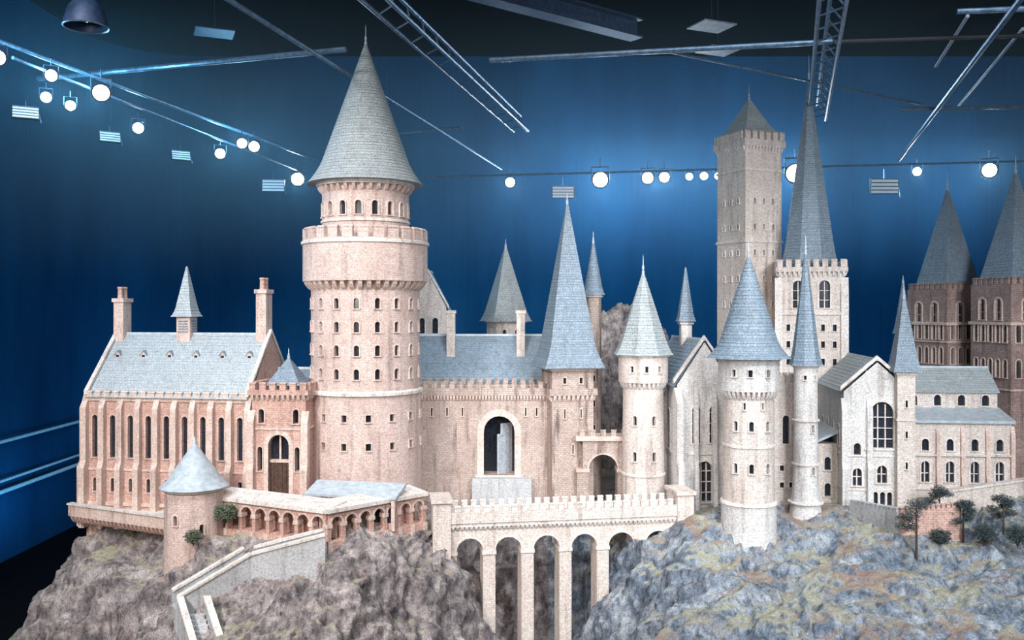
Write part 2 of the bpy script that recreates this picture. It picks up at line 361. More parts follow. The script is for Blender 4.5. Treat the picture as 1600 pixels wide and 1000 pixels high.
def arcade(parent, L, z0, zs, zt, bays, pier, depth, mat, trim, name='arcade', cap=True, solid=None):
    """row of round arches along local x (centred); piers are parts of their own"""
    bw = L/bays; r = (bw-pier)/2; b = MB()
    for i in range(bays):
        xc = -L/2+bw*(i+.5); K = 12
        arc = [(xc-r*math.cos(PI*j/K), zs+r*math.sin(PI*j/K)) for j in range(K+1)]
        top = [(xc-bw/2+bw*j/K, zt) for j in range(K+1)]
        arc2 = [(xc-bw/2, zs)]+arc+[(xc+bw/2, zs)]; top2 = [(xc-bw/2, zt)]+[(a[0], zt) for a in arc]+[(xc+bw/2, zt)]
        for (p, p2), (q, q2) in zip(zip(arc2, arc2[1:]), zip(top2, top2[1:])):
            b.face([(p[0], -depth/2, p[1]), (p2[0], -depth/2, p2[1]), (q2[0], -depth/2, q2[1]), (q[0], -depth/2, q[1])])
            b.face([(p[0], depth/2, p[1]), (p2[0], depth/2, p2[1]), (q2[0], depth/2, q2[1]), (q[0], depth/2, q[1])][::-1])
            b.face([(p[0], depth/2, p[1]), (p2[0], depth/2, p2[1]), (p2[0], -depth/2, p2[1]), (p[0], -depth/2, p[1])])
    b.face([(-L/2, -depth/2, zt), (L/2, -depth/2, zt), (L/2, depth/2, zt), (-L/2, depth/2, zt)])
    for x, q in ((-L/2, -1), (L/2, 1)):
        f = [(x, -depth/2, zs), (x, depth/2, zs), (x, depth/2, zt), (x, -depth/2, zt)]; b.face(f if q > 0 else f[::-1])
    b.build(name, mat, parent)
    pm = MB(); hp = pier/2; pm.box(-hp, hp, -depth/2, depth/2, z0, zs-.05); pmesh = pm.mesh('pier', mat)
    cm = MB(); cm.box(-hp-.012, hp+.012, -depth/2-.014, depth/2+.014, zs-.05, zs); cmesh = cm.mesh('capital', trim)
    for i in range(bays+1):
        x = -L/2+bw*i
        po = put('pier', pmesh, parent, (x, 0, 0)); put('capital', cmesh, po)
    kb = MB(); rv = .025
    for j in range(12):
        a0, a1 = PI*j/12, PI*(j+1)/12
        q = lambda rr, a: (-rr*math.cos(a), zs+rr*math.sin(a))
        (ax, az), (bx, bz), (cx, cz), (dx, dz) = q(r, a0), q(r, a1), q(r+rv, a1), q(r+rv, a0); y = -depth/2-.01
        kb.face([(ax, y, az), (bx, y, bz), (cx, y, cz), (dx, y, dz)][::-1]); kb.face([(dx, y, dz), (cx, y, cz), (cx, y+.02, cz), (dx, y+.02, dz)][::-1]); kb.face([(ax, y, az), (bx, y, bz), (bx, y+.02, bz), (ax, y+.02, az)])
    km = kb.mesh('arch_moulding', trim)
    for i in range(bays): put('arch_moulding', km, parent, (-L/2+bw*(i+.5), 0, 0))

#STRUCTURE
# ------------------------------------------------------------------ the studio hall
FZ = -0.5
b = MB(); b.box(-11.4, 16.4, -6, 25.6, FZ-.2, FZ); struct(b.build('floor', 'floor'))
b = MB(); b.box(-11.4, 16.4, -6, 25.6, 12.0, 12.2); struct(b.build('ceiling', 'dark'))
b = MB(); path = [(-11, -6), (-11, 22.5)]+[(-11+2.5*(1-math.cos(PI/2*i/12)), 22.5+2.5*math.sin(PI/2*i/12)) for i in range(1, 13)]+[(16, 25)]
for (x0, y0), (x1, y1) in zip(path, path[1:]):
    b.face([(x0, y0, FZ), (x1, y1, FZ), (x1, y1, 12.0), (x0, y0, 12.0)])
struct(b.build('wall_back', 'cloth', smooth=True))
b = MB(); b.box(16, 16.2, -6, 25.2, FZ, 12.0); struct(b.build('wall_right', 'cloth'))
for z, r in ((2.12, .035), (1.28, .03), (1.05, .045)):
    b = MB(); b.tube((-10.9, 8, z), (-10.9, 22.6, z), r); struct(b.build('trim_%d' % (1 if z > 2 else 2 if z > 1.2 else 3), 'white'))

#TERRAIN
# ------------------------------------------------------------------ rock
_rng = np.random.RandomState(5); _perm = np.concatenate([_rng.permutation(256)]*3); _g = _rng.normal(size=(256, 3)); _g /= np.linalg.norm(_g, axis=1)[:, None]
def perlin(p):
    i = np.floor(p).astype(int); f = p-i; i &= 255; u = f*f*f*(f*(f*6-15)+10); r = 0
    for dx in (0, 1):
        for dy in (0, 1):
            for dz in (0, 1):
                h = _perm[_perm[_perm[i[:, 0]+dx]+i[:, 1]+dy]+i[:, 2]+dz]
                d = (_g[h]*(f-np.array([dx, dy, dz]))).sum(1)
                r = r+d*(u[:, 0] if dx else 1-u[:, 0])*(u[:, 1] if dy else 1-u[:, 1])*(u[:, 2] if dz else 1-u[:, 2])
    return r
def ridged(p, oct_=4):
    s_, a, t = 0, 1, 0
    for k in range(oct_): s_ = s_+a*(1-2.2*np.abs(perlin(p*2**k+17.3*k))); t += a; a *= .52
    return s_/t
ctl = [at(*q) for q in (
 (120, 850, 12.95), (240, 866, 12.25), (185, 900, 12.1), (95, 920, 12.1), (40, 985, 12.1), (15, 1010, 12.1), (110, 1000, 11.5), (200, 1000, 11), (235, 905, 11.6), (330, 868, 11.5),
 (400, 860, 11.3), (350, 930, 10.8), (440, 915, 10.75), (495, 905, 10.85), (530, 868, 11.0), (600, 840, 11.5), (560, 930, 10.8), (660, 880, 11.5), (685, 815, 12.1), (705, 840, 12.1), (712, 900, 12.0), (728, 1000, 11.7), (640, 1000, 10.8), (520, 1000, 10.2), (380, 1000, 10.0), (280, 1000, 10.2),
 (770, 785, 14), (850, 785, 14), (755, 875, 13.4), (860, 880, 13.4), (930, 860, 13.4), (800, 1000, 12.7), (880, 1000, 12.7),
 (1040, 806, 12.9), (1005, 850, 12.5), (968, 920, 12.2), (945, 1000, 11.8),
 (1075, 830, 12.2), (1110, 805, 12.6), (1100, 900, 11), (1050, 1000, 10), (1210, 900, 11.3), (1180, 1000, 9.8), (1290, 830, 12), (1240, 800, 12.9), (1300, 900, 11.2), (1350, 950, 10.2), (1350, 1000, 9.6),
 (1480, 880, 11.3), (1500, 960, 10), (1590, 900, 10.8), (1590, 1000, 9.4), (1330, 800, 12.9), (1450, 840, 11.9), (1600, 775, 13.0), (1700, 800, 12.5), (1800, 900, 11), (1750, 1050, 9.2))]
ctl += [Vector(q) for q in ((-5.7, 14, 1.85), (-4, 13, 1.95), (-4, 15, 2.05), (-2.3, 13, 2.2), (-2.3, 15, 2.1), (-1, 14.3, 2.0), (.5, 14.6, 2.0), (1, 16, 2), (-2.9, 12.2, 2.0), (-2.0, 12.3, 2.05),
 (-7.1, 13.2, .0), (-7.4, 15, .0), (-6.9, 11.8, -.3), (-8.2, 12, -.5), (-6.3, 16.5, 1.6), (-5.6, 10.6, .0), (-4, 9.2, .2), (-2, 9.2, .4), (-.4, 10.2, .0), (.35, 11.2, -.6), (.4, 12.2, -.4), (.6, 9.5, -.5), (1.4, 9.6, .3), (3, 8.6, .6), (6, 8.4, .8),
 (3, 14, 2.05), (5, 14, 2), (7, 14, 2.1), (9, 14, 2.1), (3, 16, 2.2), (7, 17, 2.2), (9, 17, 2.2), (9.5, 11, 1.4))]
CP = np.array(ctl); n_ = len(CP)
phi = np.linalg.norm(CP[:, None, :2]-CP[None, :, :2], axis=2)
A_ = np.zeros((n_+3, n_+3)); A_[:n_, :n_] = phi+np.eye(n_)*.01; A_[:n_, n_] = 1; A_[:n_, n_+1:] = CP[:, :2]; A_[n_:, :n_] = A_[:n_, n_:].T
cf = np.linalg.solve(A_, np.concatenate([CP[:, 2], [0, 0, 0]]))
def ground(xy):
    out = np.zeros(len(xy))
    for k in range(0, len(xy), 20000):
        q = xy[k:k+20000]; d = np.linalg.norm(q[:, None]-CP[None, :, :2], axis=2); out[k:k+20000] = d@cf[:n_]+cf[n_]+q@cf[n_+1:]
    return out
NX, NY = 640, 330
gx, gy = np.meshgrid(np.linspace(-8.0, 9.6, NX), np.linspace(8.6, 17.2, NY)); XY = np.stack([gx.ravel(), gy.ravel()], 1)
base = np.maximum(ground(XY), FZ-.05)
Zg = base.reshape(NY, NX); gzy, gzx = np.gradient(Zg, gy[:, 0], gx[0]); slope = np.sqrt(gzx**2+gzy**2).ravel()
nrm = np.stack([-gzx.ravel(), -gzy.ravel(), np.ones(NX*NY)], 1); nrm /= np.linalg.norm(nrm, axis=1)[:, None]
P3 = np.concatenate([XY, base[:, None]], 1); sk = np.array([1, 1, .8])
warp = np.stack([perlin(P3*1.1+3), perlin(P3*1.1+31), perlin(P3*1.1+57)], 1)*.35
ca, sa = math.cos(.6), math.sin(.6); Pr = P3+warp
Pt = np.stack([Pr[:, 0]*ca-Pr[:, 2]*sa, Pr[:, 1], Pr[:, 0]*sa+Pr[:, 2]*ca], 1)           # beds tilted like the photo's strata
disp = .34*ridged(Pr*.75, 2)+.24*ridged(Pt*np.array([2.0, 1.4, .8])+9, 3)+.14*ridged(Pt*np.array([5.5, 4.0, 1.8])+5, 3)+.045*ridged(P3*13+2, 2)
disp -= disp.mean()+.03
amp = np.clip(.75+slope*.4, .75, 1.15)
flat = np.clip((XY[:, 1]-12.9)/.5, 0, 1)*np.clip(1.4-slope*1.3, 0, 1)      # building ground stays even
amp = amp*(1-.85*flat)
P3 = P3+nrm*(disp*amp)[:, None]
def rock_obj(name, mask_lo, mask_hi, mat, label, cat='rock'):
    c0, c1 = mask_lo, mask_hi; idx = np.arange(NX*NY).reshape(NY, NX)[:, c0:c1+1]; nx = c1-c0+1
    V = P3[idx.ravel()]; loc = np.arange(NY*nx).reshape(NY, nx)
    q = np.stack([loc[:-1, :-1], loc[:-1, 1:], loc[1:, 1:], loc[1:, :-1]], -1).reshape(-1, 4)
    m = bpy.data.meshes.new(name); m.from_pydata(V.tolist(), [], q.tolist()); m.materials.append(M[mat]); m.polygons.foreach_set('use_smooth', [True]*len(q)); m.update()
    o = bpy.data.objects.new(name, m); COL.objects.link(o); return tag(o, label, cat)
split = int((.55+8.0)/17.6*(NX-1))
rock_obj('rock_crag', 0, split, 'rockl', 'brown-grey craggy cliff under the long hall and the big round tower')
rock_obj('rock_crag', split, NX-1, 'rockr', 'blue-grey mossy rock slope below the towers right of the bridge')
def height(x, y): return float(ground(np.array([[x, y]]))[0])
def boulder(c, r, seed, mat, label, sq=(1, 1, 1), name='rock_outcrop'):
    n1, n2 = 56, 110; th = np.linspace(0, PI, n1); phv = np.linspace(0, 2*PI, n2, endpoint=False); T, Q = np.meshgrid(th, phv, indexing='ij')
    d = np.stack([np.sin(T)*np.cos(Q), np.sin(T)*np.sin(Q), np.cos(T)], -1).reshape(-1, 3)
    rr = 1+.34*(ridged(d*1.4+seed, 4)-.2)+.16*(ridged(d*4+seed*2, 3)-.2); V = d*rr[:, None]*r*np.array(sq)+np.array(c)
    fs = [(i*n2+j, (i+1)*n2+j, (i+1)*n2+(j+1) % n2, i*n2+(j+1) % n2) for i in range(n1-1) for j in range(n2)]
    m = bpy.data.meshes.new(name); m.from_pydata(V.tolist(), [], fs); m.materials.append(M[mat]); m.polygons.foreach_set('use_smooth', [True]*len(fs)); m.update()
    o = bpy.data.objects.new(name, m); COL.objects.link(o); return tag(o, label, 'rock')
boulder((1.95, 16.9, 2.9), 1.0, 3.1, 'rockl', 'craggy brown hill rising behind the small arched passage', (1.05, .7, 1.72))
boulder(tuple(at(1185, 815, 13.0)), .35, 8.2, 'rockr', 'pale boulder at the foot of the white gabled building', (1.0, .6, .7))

#BUILDINGS
# ------------------------------------------------------------------ long hall on the left
p = at(268, 790, 13.2); HB = p.z
hall = thing('long_hall', 'long pinkish stone hall with pale slate roof and stepped buttresses, far left', 'hall', (p.x+.12, 13.75, HB), math.radians(-9))
L, D, ze, zr = 2.55, 1.5, 1.62, 2.50
ops = [(L*(i+.5)/9, .72, .085, .62, 'arch') for i in range(9)]+[(L*(i+.5)/9, .22, .055, .2, 'arch') for i in range(9)]
opl = [(D*(i+.5)/4, .6, .12, .75, 'arch') for i in range(4)]
block(hall, L, D, -.5, ze, {'front': ops, 'left': opl, 'right': []}, 'rose', 'trimr', 'x', zr)
gable_roof(hall, L-.06, D, ze+.03, zr, 'slate2')
coping(hall, D, ze+.05, zr+.03, -L/2+.02, 'x', 'trim'); coping(hall, D, ze+.05, zr+.03, L/2-.02, 'x', 'trim')
for i in range(10): buttress(hall, -L/2+L*i/9, -D/2, .085, .13, -.3, ze+.02, 'trimr')
for i in range(5): buttress(hall, -L/2, D/2-D*i/4, .085, .13, -.3, ze+.02, 'trimr', -PI/2)
band(hall, L, D, ze-.07, .05, .02, 'trimr'); band(hall, L, D, .53, .03, .015, 'trimr'); band(hall, L, D, .02, .05, .03, 'trimr', 'plinth')
me = merlon_mesh(.09, .05, .1, 'trimr'); line_row(hall, 'merlon', me, (-L/2, -D/2-.02, ze-.02), (L/2, -D/2-.02, ze-.02), 18)
def dormer(parent, x, y, z, s, mat, trim):
    o = block(parent, s, s*1.2, 0, s*1.0, {}, trim, trim, 'y', s*1.6, name='dormer'); o.location = (x, y, z)
    g = MB(); g.box(-s*.26, s*.26, -s*.6-.006, -s*.55, s*.2, s*.9); g.build('pane', 'glass', o)
    r = MB()
    for q in (-1, 1):
        P = [(q*s*.62, -s*.7, s*.95), (q*s*.62, s*.6, s*.95), (0, s*.6, s*1.68), (0, -s*.7, s*1.68)]; r.hexa([(a, b_, c-.015) for a, b_, c in (P if q < 0 else P[::-1])]+(P if q < 0 else P[::-1]))
    r.build('dormer_roof', mat, o); return o
for i in range(6): dormer(hall, -L/2+L*(i+.5)/6, -D/2+.50, ze+.50, .09, 'slate', 'trimr')
bc = MB(); bc.box(-.11, .11, -.11, .11, zr-.25, zr+.28); bc.build('bellcote', 'trimr', hall, (-.1, 0, 0))
for s_ in (-1, 1):
    lv = MB()
    for k in range(5): lv.box(-.075, .075, -.118, -.1, zr+.04+k*.04, zr+.06+k*.04)
    lv.build('louvre', 'slate', hall, (-.1, 0, 0), 0 if s_ < 0 else PI/2)
rb = MB(); rb.lathe(courses(.20, zr+.28, zr+1.05, 16, .3, .01), 4, PI/4); rb.build('bellcote_roof', 'slate2', hall, (-.1, 0, 0))
for x, hh in ((-L/2+.1, .62), (L/2-.12, .75)):
    ch = MB(); ch.box(-.08, .08, -.11, .11, zr-.7, zr+hh-.12); ch.box(-.1, .1, -.13, .13, zr+hh-.12, zr+hh-.06); co_ = ch.build('chimney', 'trimr', hall, (x, .0, 0))
    for y in (-.06, .06):
        q = MB(); q.lathe([(.04, zr+hh-.06), (.034, zr+hh+.08), (.042, zr+hh+.09), (.04, zr+hh+.12), (.02, zr+hh+.12)], 12); q.build('chimney_pot', 'rose', co_, (0, y, 0), smooth=True)

# ------------------------------------------------------------------ gatehouse between hall and big tower
p = at(440, 775, 12.6)
gh = thing('gatehouse', 'rosy stone gatehouse with battlements and tall arched doorway beside the long hall', 'gatehouse', (p.x, 13.0, p.z), math.radians(-6))
L, D, zt = .78, .8, 1.42
dr = (L/2, .0, .30, .86, 'gate')
block(gh, L, D, -.4, zt, {'front': [dr, (.12, .35, .07, .34, 'arch'), (L-.12, .35, .07, .34, 'arch'), (.14, 1.02, .08, .2, 'arch'), (L-.14, 1.02, .08, .2, 'arch')], 'left': [(.3, .4, .09, .45, 'arch')]}, 'rose', 'trimr', rev=.12)
battlement(gh, L, D, zt, 'rose', 6, 6, cor=11, trim='trimr'); band(gh, L, D, .93, .03, .014, 'trimr')
for x in (-L/2, L/2): buttress(gh, x, -D/2, .1, .1, -.3, 1.2, 'trimr')
do = None
for i in range(5):
    q = MB(); q.box(-.145+.058*i, -.145+.058*i+.054, -D/2+.07, -D/2+.10, -.02, .46)
    if do is None: do = q.build('door', 'door', gh)
    else: q.build('plank', 'door', do)
q = MB(); q.box(-.15, .15, -D/2+.055, -D/2+.11, .46, .5); q.build('transom', 'trimr', gh)
q = MB(); q.box(-.012, .012, -D/2+.06, -D/2+.10, .5, .84); q.build('mullion', 'trimr', gh)
rr = MB(); rr.box(-.2, .2, -.15, .15, zt, zt+.12); rr.build('cap_house', 'rose', gh); pyramid(gh, .5, zt+.12, zt+.5, 'slate')
p = at(478, 590, 13.6)
lw = thing('link_wing', 'low slate-roofed wing tucked between gatehouse and big round tower', 'building', (X(470, 13.7), 13.75, 2.0), math.radians(-4))
block(lw, .7, .7, 0, 1.62, {'front': [(.12, 1.1, .08, .24, 'arch'), (.32, 1.1, .08, .24, 'arch')]}, 'pink', 'trimr', 'x', 2.05); gable_roof(lw, .7, .7, 1.64, 2.05, 'slate')

# ------------------------------------------------------------------ big round tower
d = 13.2; kx = X(568, d); zb = Z(760, d)
kp = thing('round_tower', 'huge pink stone round tower with battlements and tall grey-green cone roof', 'tower', (kx, d+.2, zb))
r0, r1 = .82, .80; z1 = Z(612, d)-zb; z2 = Z(440, d)-zb; z3 = Z(375, d)-zb; zc = Z(62, d)-zb
def ring_ops(r, n, rows, w_, h, kind='rect', lim=95, off=0):
    return [(r*math.radians(-lim+2*lim*(i+.5)/n)+off, z, w_, h, kind) for z in rows for i in range(n)]
shaft(kp, r0+.04, r0, -.5, z1, ring_ops(r0+.02, 8, [.62, 1.02], .075, .10), 'pink', 'trimr', 64, 'lower_shaft')
ring(kp, 'string_course', [(r0, z1-.03), (r0+.035, z1-.01), (r0+.035, z1+.03), (r0-.02, z1+.05)], 'trim', 64)
shaft(kp, r1, r1, z1+.03, z2, ring_ops(r1, 9, [z1+.22+.335*k for k in range(4)], .075, .15, 'arch'), 'pink', 'trimr', 64, 'upper_shaft')
circle_row(kp, 'corbel', corbel_mesh(.11, .06, .14, 'trimr'), r1, z2-.13, 44)
ro = .92
ring(kp, 'parapet', [(r1-.02, z2), (ro, z2), (ro, z3), (ro-.07, z3), (ro-.07, z3-.12), (.3, z3-.12)], 'pink', 64)
ring(kp, 'string_course', [(ro, z3-.08), (ro+.025, z3-.07), (ro+.025, z3-.03), (ro, z3-.02)], 'trim', 64)
circle_row(kp, 'merlon', merlon_mesh(.15, .07, .17, 'pink'), ro-.035, z3, 26)
zi = Z(292, d)-zb; ri = .64
shaft(kp, ri, ri, z3-.12, zi, ring_ops(ri, 9, [z3+.34], .09, .2, 'arch'), 'pink', 'trimr', 64, 'inner_drum')
ring(kp, 'string_course', [(ri, z3+.24), (ri+.02, z3+.25), (ri+.02, z3+.28), (ri, z3+.29)], 'trim', 64)
circle_row(kp, 'corbel', corbel_mesh(.07, .045, .1, 'trimr'), ri, zi-.1, 36)
ring(kp, 'cornice', [(ri-.02, zi), (ri+.09, zi), (ri+.09, zi+.05), (ri-.1, zi+.06)], 'trim', 64)
cone_roof(kp, .76, zi+.05, zc, 'slate3', 56, 0, .2, 42, .3)

# ------------------------------------------------------------------ small round turret in front of the hall
d = 11.6; zb = Z(872, d)
tu = thing('round_turret', 'squat round stone turret with smooth pale cone roof before the long hall', 'turret', (X(289, d), d+.35, zb))
zt = Z(768, d)-zb; r = .375
shaft(tu, r+.02, r, -.7, zt, [(-.12, .42, .06, .13, 'arch'), (.22, .3, .06, .13, 'arch')], 'pink', 'trimr', 40)
ring(tu, 'eaves_ring', [(r, zt-.05), (r+.03, zt-.03), (r+.03, zt), (r, zt)], 'trimr')
ring(tu, 'roof', [(r-.02, zt-.01), (r+.05, zt-.012), (r+.05, zt+.006)]+courses(r+.04, zt+.006, Z(698, d)-zb, 9, .1, .01, .003)[1:], 'lead', 48)
fb = MB(); fb.lathe([(.03, Z(700, d)-zb-.03), (.02, Z(696, d)-zb), (0, Z(690, d)-zb+.03)], 12); fb.build('finial', 'lead', tu, smooth=True)

# ------------------------------------------------------------------ terrace ledge below the hall
a, c = at(112, 790, 13.0), at(262, 800, 12.2); mid = (a+c)/2; ln = (c-a).length; ang = math.atan2(c.y-a.y, c.x-a.x)
tl = thing('terrace_ledge', 'narrow pale terrace on small brackets along the foot of the long hall', 'terrace', (mid.x, mid.y, 2.0), ang)
b = MB(); b.box(-ln/2, ln/2, 0, 1.6, 0, .05); b.build('slab', 'trim', tl)
b = MB(); b.box(-ln/2, ln/2, -.04, .01, -.02, .14); b.build('parapet', 'trimr', tl)
b = MB(); b.box(-ln/2-.02, -ln/2+.04, -.04, 1.5, -.02, .14); b.build('parapet', 'trimr', tl)
b = MB(); b.box(-ln/2-.03, ln/2, -.06, .03, .14, .165); b.build('coping', 'trim', tl)
cm = corbel_mesh(.06, .035, .1, 'rose'); line_row(tl, 'corbel', cm, (-ln/2, .02, -.12), (ln/2, .02, -.12), 24)

# ------------------------------------------------------------------ cloister court
cz = 2.0
def cloister(A, B, label, bays):
    v = B-A; ln = v.length; ang = math.atan2(v.y, v.x); m = (A+B)/2
    t = thing('cloister_range', label, 'cloister', (m.x, m.y, cz), ang)
    arcade(t, ln, .06, .28, .42, bays, .055, .08, 'rose', 'trimr')
    b = MB(); b.box(-ln/2, ln/2, .16, .2, -.3, .42); b.build('back_wall', 'rose', t)
    b = MB(); b.box(-ln/2, ln/2, -.06, .3, -.35, .06); b.build('base_wall', 'rose', t)
    b = MB(); b.hexa([(-ln/2-.04, -.08, .42), (ln/2+.04, -.08, .42), (ln/2+.04, .34, .46), (-ln/2-.04, .34, .46), (-ln/2-.04, -.08, .47), (ln/2+.04, -.08, .47), (ln/2+.04, .34, .51), (-ln/2-.04, .34, .51)]); b.build('roof', 'trim', t)
    sm = MB(); sm.box(-.03, .03, -.075, -.055, -.3, .06); smm = sm.mesh('pilaster', 'trimr')
    for i in range(bays+1): put('pilaster', smm, t, (-ln/2+ln*i/bays, 0, 0))
    return t
cA, cB, cC = Vector((X(337, 12.1), 12.1, 0)), Vector((X(512, 11.25), 11.25, 0)), Vector((X(660, 12.3), 12.3, 0))
cloister(cA, cB, 'rosy arched cloister range running from the squat turret to the corner', 8)
cloister(cB, cC, 'rosy arched cloister range from the corner back to the big round tower', 7)
t = thing('court_gallery', 'low gallery with pale lead roof inside the cloister court below the big round tower', 'gallery', (X(556, 12.15), 12.15, cz+.04), math.radians(-12))
b = MB(); b.box(-.62, .62, -.17, .17, -.1, .42); b.build('wall', 'rose', t)
b = MB(); b.hexa([(-.65, -.22, .42), (.65, -.22, .42), (.65, .2, .5), (-.65, .2, .5), (-.65, -.22, .45), (.65, -.22, .45), (.65, .2, .56), (-.65, .2, .56)]); b.build('roof_sheet', 'lead', t)
b = MB(); b.box(-.6, .6, -.171, -.165, .1, .36); b.build('shade_panel', 'glass', t)  # dark sheet standing in for the shade between the gallery piers
pm = MB(); pm.box(-.025, .025, -.2, -.16, 0, .42); pmm = pm.mesh('pier', 'trimr')
for i in range(9): put('pier', pmm, t, (-.6+1.2*i/8, 0, 0))

# ------------------------------------------------------------------ curtain wall with gate arch, slate range behind
d = 14.0; zb = Z(785, d)
cw = thing('castle_rampart', 'brownish curtain wall with battlements, bracket row and deep gate arch', 'wall', (X(762, d), d+.3, zb))
L, D, zt = 2.25, .6, Z(618, d)-zb
gx_ = L/2+X(780, d)-X(762, d)
slits = [(.25+.24*i, zt-.32, .022, .13) for i in range(3)]+[(1.72+.17*i, zt-.32, .022, .13) for i in range(3)]
block(cw, L, D, -.5, zt, {'front': [(gx_, Z(742, d)-zb, .48, Z(650, d)-Z(742, d), 'gate')]+slits}, 'brown', 'trimr', rev=.34)
battlement(cw, L, D, zt+.0, 'brown', 17, 4, mh=.1, ph=.12, cor=46, trim='trimr', mw=.075)
b = MB()
for i in range(5): x = -.19+.085*i; b.box(x, x+.078, -.02, .02, 0, .78 if i in (1, 2, 3) else .62)
b.build('gate_board', 'shutter', cw, (gx_-L/2+.1, .02-.08, Z(742, d)-zb), .9)
b = MB(); b.box(-.42, .5, -D/2-.16, -D/2, -.4, Z(745, d)-zb); b.build('sill_ramp', 'conc', cw, (gx_-L/2, 0, 0))
sr = thing('slate_range', 'long blue-grey slate roofed range behind the curtain wall', 'building', (X(762, 14.9), 15.2, zb), 0)
block(sr, 2.3, 1.0, 0, Z(597, 14.8)-zb, {}, 'brown', 'trimr', 'x', Z(522, 15.2)-zb); gable_roof(sr, 2.3, 1.0, Z(597, 14.8)-zb, Z(525, 15.2)-zb, 'slate')
for x in (-.62, .55):
    ch = MB(); ch.box(-.07, .07, -.09, .09, Z(560, 15)-zb, Z(490, 15)-zb); ch.box(-.085, .085, -.105, .105, Z(490, 15)-zb, Z(485, 15)-zb); ch.build('chimney', 'cream', sr, (x, -.15, 0))
# ------------------------------------------------------------------ behind the range
d = 16.6; zb = 2.0
g = thing('gabled_house', 'small gabled house with slate roof just right of the big round tower', 'house', (X(672, d), d, zb))
block(g, .66, .8, 0, Z(480, d)-zb, {'front': [(.22, Z(520, d)-zb, .1, .28, 'arch'), (.46, Z(520, d)-zb, .1, .28, 'arch')]}, 'cream', 'trim', 'y', Z(424, d)-zb)
gable_roof(g, .8, .66, Z(480, d)-zb, Z(426, d)-zb, 'slate', 'y'); coping(g, .66, Z(480, d)-zb, Z(426, d)-zb, -.4, 'y', 'trim')
d = 16.8
g = thing('square_tower', 'distant square tower with grey pyramid roof above the slate range', 'tower', (X(790, d), d, zb), math.radians(20))
block(g, .56, .56, 0, Z(502, d)-zb, {'front': [(.16, Z(527, d)-zb, .07, .15, 'arch'), (.4, Z(527, d)-zb, .07, .15, 'arch')], 'left': [(.28, Z(527, d)-zb, .07, .15, 'arch')]}, 'cream', 'trim')
band(g, .56, .56, Z(504, d)-zb, .04, .03, 'trim', 'cornice'); pyramid(g, .70, Z(502, d)-zb, Z(385, d)-zb, 'slate3')

# ------------------------------------------------------------------ square blue-roofed tower at the end of the curtain wall
d = 13.8; zb = Z(785, d)
g = thing('square_tower', 'square brown tower with steep blue-grey pyramid roof ending the curtain wall', 'tower', (X(888, d), d+.3, zb), math.radians(12))
zt = Z(577, d)-zb; Lw = .66
block(g, Lw, Lw, -.6, zt, {'front': [(.2, zt-.22, .05, .09), (.46, zt-.22, .05, .09), (.2, zt-.75, .022, .14), (.46, zt-.75, .022, .14), (.33, zt-1.3, .022, .14)], 'right': [(.33, zt-.22, .05, .09)], 'left': [(.33, zt-.22, .05, .09)]}, 'brown', 'trimr')
c = corbel_mesh(.05, .04, .1, 'trimr')
for q, (a, b_) in {0: ((-Lw/2, -Lw/2), (Lw/2, -Lw/2)), PI/2: ((Lw/2, -Lw/2), (Lw/2, Lw/2)), -PI/2: ((-Lw/2, Lw/2), (-Lw/2, -Lw/2))}.items():
    line_row(g, 'corbel', c, (a[0], a[1], zt-.5), (b_[0], b_[1], zt-.5), 9, q)
band(g, Lw, Lw, zt-.4, .1, .05, 'brown', 'gallery'); band(g, Lw, Lw, zt-.02, .05, .03, 'trimr', 'cornice')
pyramid(g, .80, zt+.02, Z(312, d)-zb, 'slate', bell=.3)
d = 14.6; zb = 2.0
g = thing('stair_turret', 'slender round brown stair turret right of the blue-roofed square tower', 'turret', (X(927, d), d, zb))
shaft(g, .14, .13, -.4, Z(462, d)-zb, [(0, 1.0+.4*k, .035, .1) for k in range(3)], 'brown', 'trimr', 24); ring(g, 'eaves_ring', [(.13, Z(466, d)-zb), (.16, Z(464, d)-zb), (.16, Z(460, d)-zb), (.1, Z(460, d)-zb)], 'trimr', 24)
cone_roof(g, .165, Z(461, d)-zb, Z(378, d)-zb, 'slate', 24)

# ------------------------------------------------------------------ arched passage
d = 13.7; zb = Z(785, d)
g = thing('arched_passage', 'short brown wall with one wide arch joining two towers behind the bridge', 'passage', (X(942, d), d+.1, zb))
arcade(g, .62, -.3, .52, .95, 1, .18, .3, 'brown', 'trimr'); b = MB(); b.box(-.42, .42, -.19, .19, .95, 1.02); b.build('coping', 'trimr', g)
line_row(g, 'merlon', merlon_mesh(.075, .05, .1, 'brown'), (-.4, -.15, 1.02), (.4, -.15, 1.02), 5)

# ------------------------------------------------------------------ round tower with eight-sided roof right of the passage
d = 13.3; zb = Z(785, d); r = .30
g = thing('round_tower', 'cream round tower with small arched windows and eight-sided slate roof beside the bridge end', 'tower', (X(1008, d), d+.2, zb))
zt = Z(598, d)-zb
shaft(g, r+.03, r, -.5, zt, [(u, z, .06, .14, 'arch') for u in (-.17, .12) for z in (.62, 1.15)], 'cream', 'trim', 40)
ring(g, 'string_course', [(r, .38), (r+.035, .39), (r+.035, .42), (r, .43)], 'trim', 40)
circle_row(g, 'corbel', corbel_mesh(.06, .035, .1, 'trim'), r, zt-.1, 30)
ro = .37; zp = Z(556, d)-zb
shaft(g, ro, ro, zt, zp, [(u, zt+.16, .05, .09) for u in (-.22, 0, .2)], 'cream', 'trim', 40, 'upper_shaft'); ring(g, 'eaves_ring', [(r, zt), (ro, zt)], 'trim', 40)
ring(g, 'cornice', [(ro, zp-.03), (ro+.03, zp-.01), (ro+.03, zp+.02), (.2, zp+.02)], 'trim', 40)
pyramid(g, .84, zp+.01, Z(425, d)-zb, 'slate3', seg=8, finial=.28)

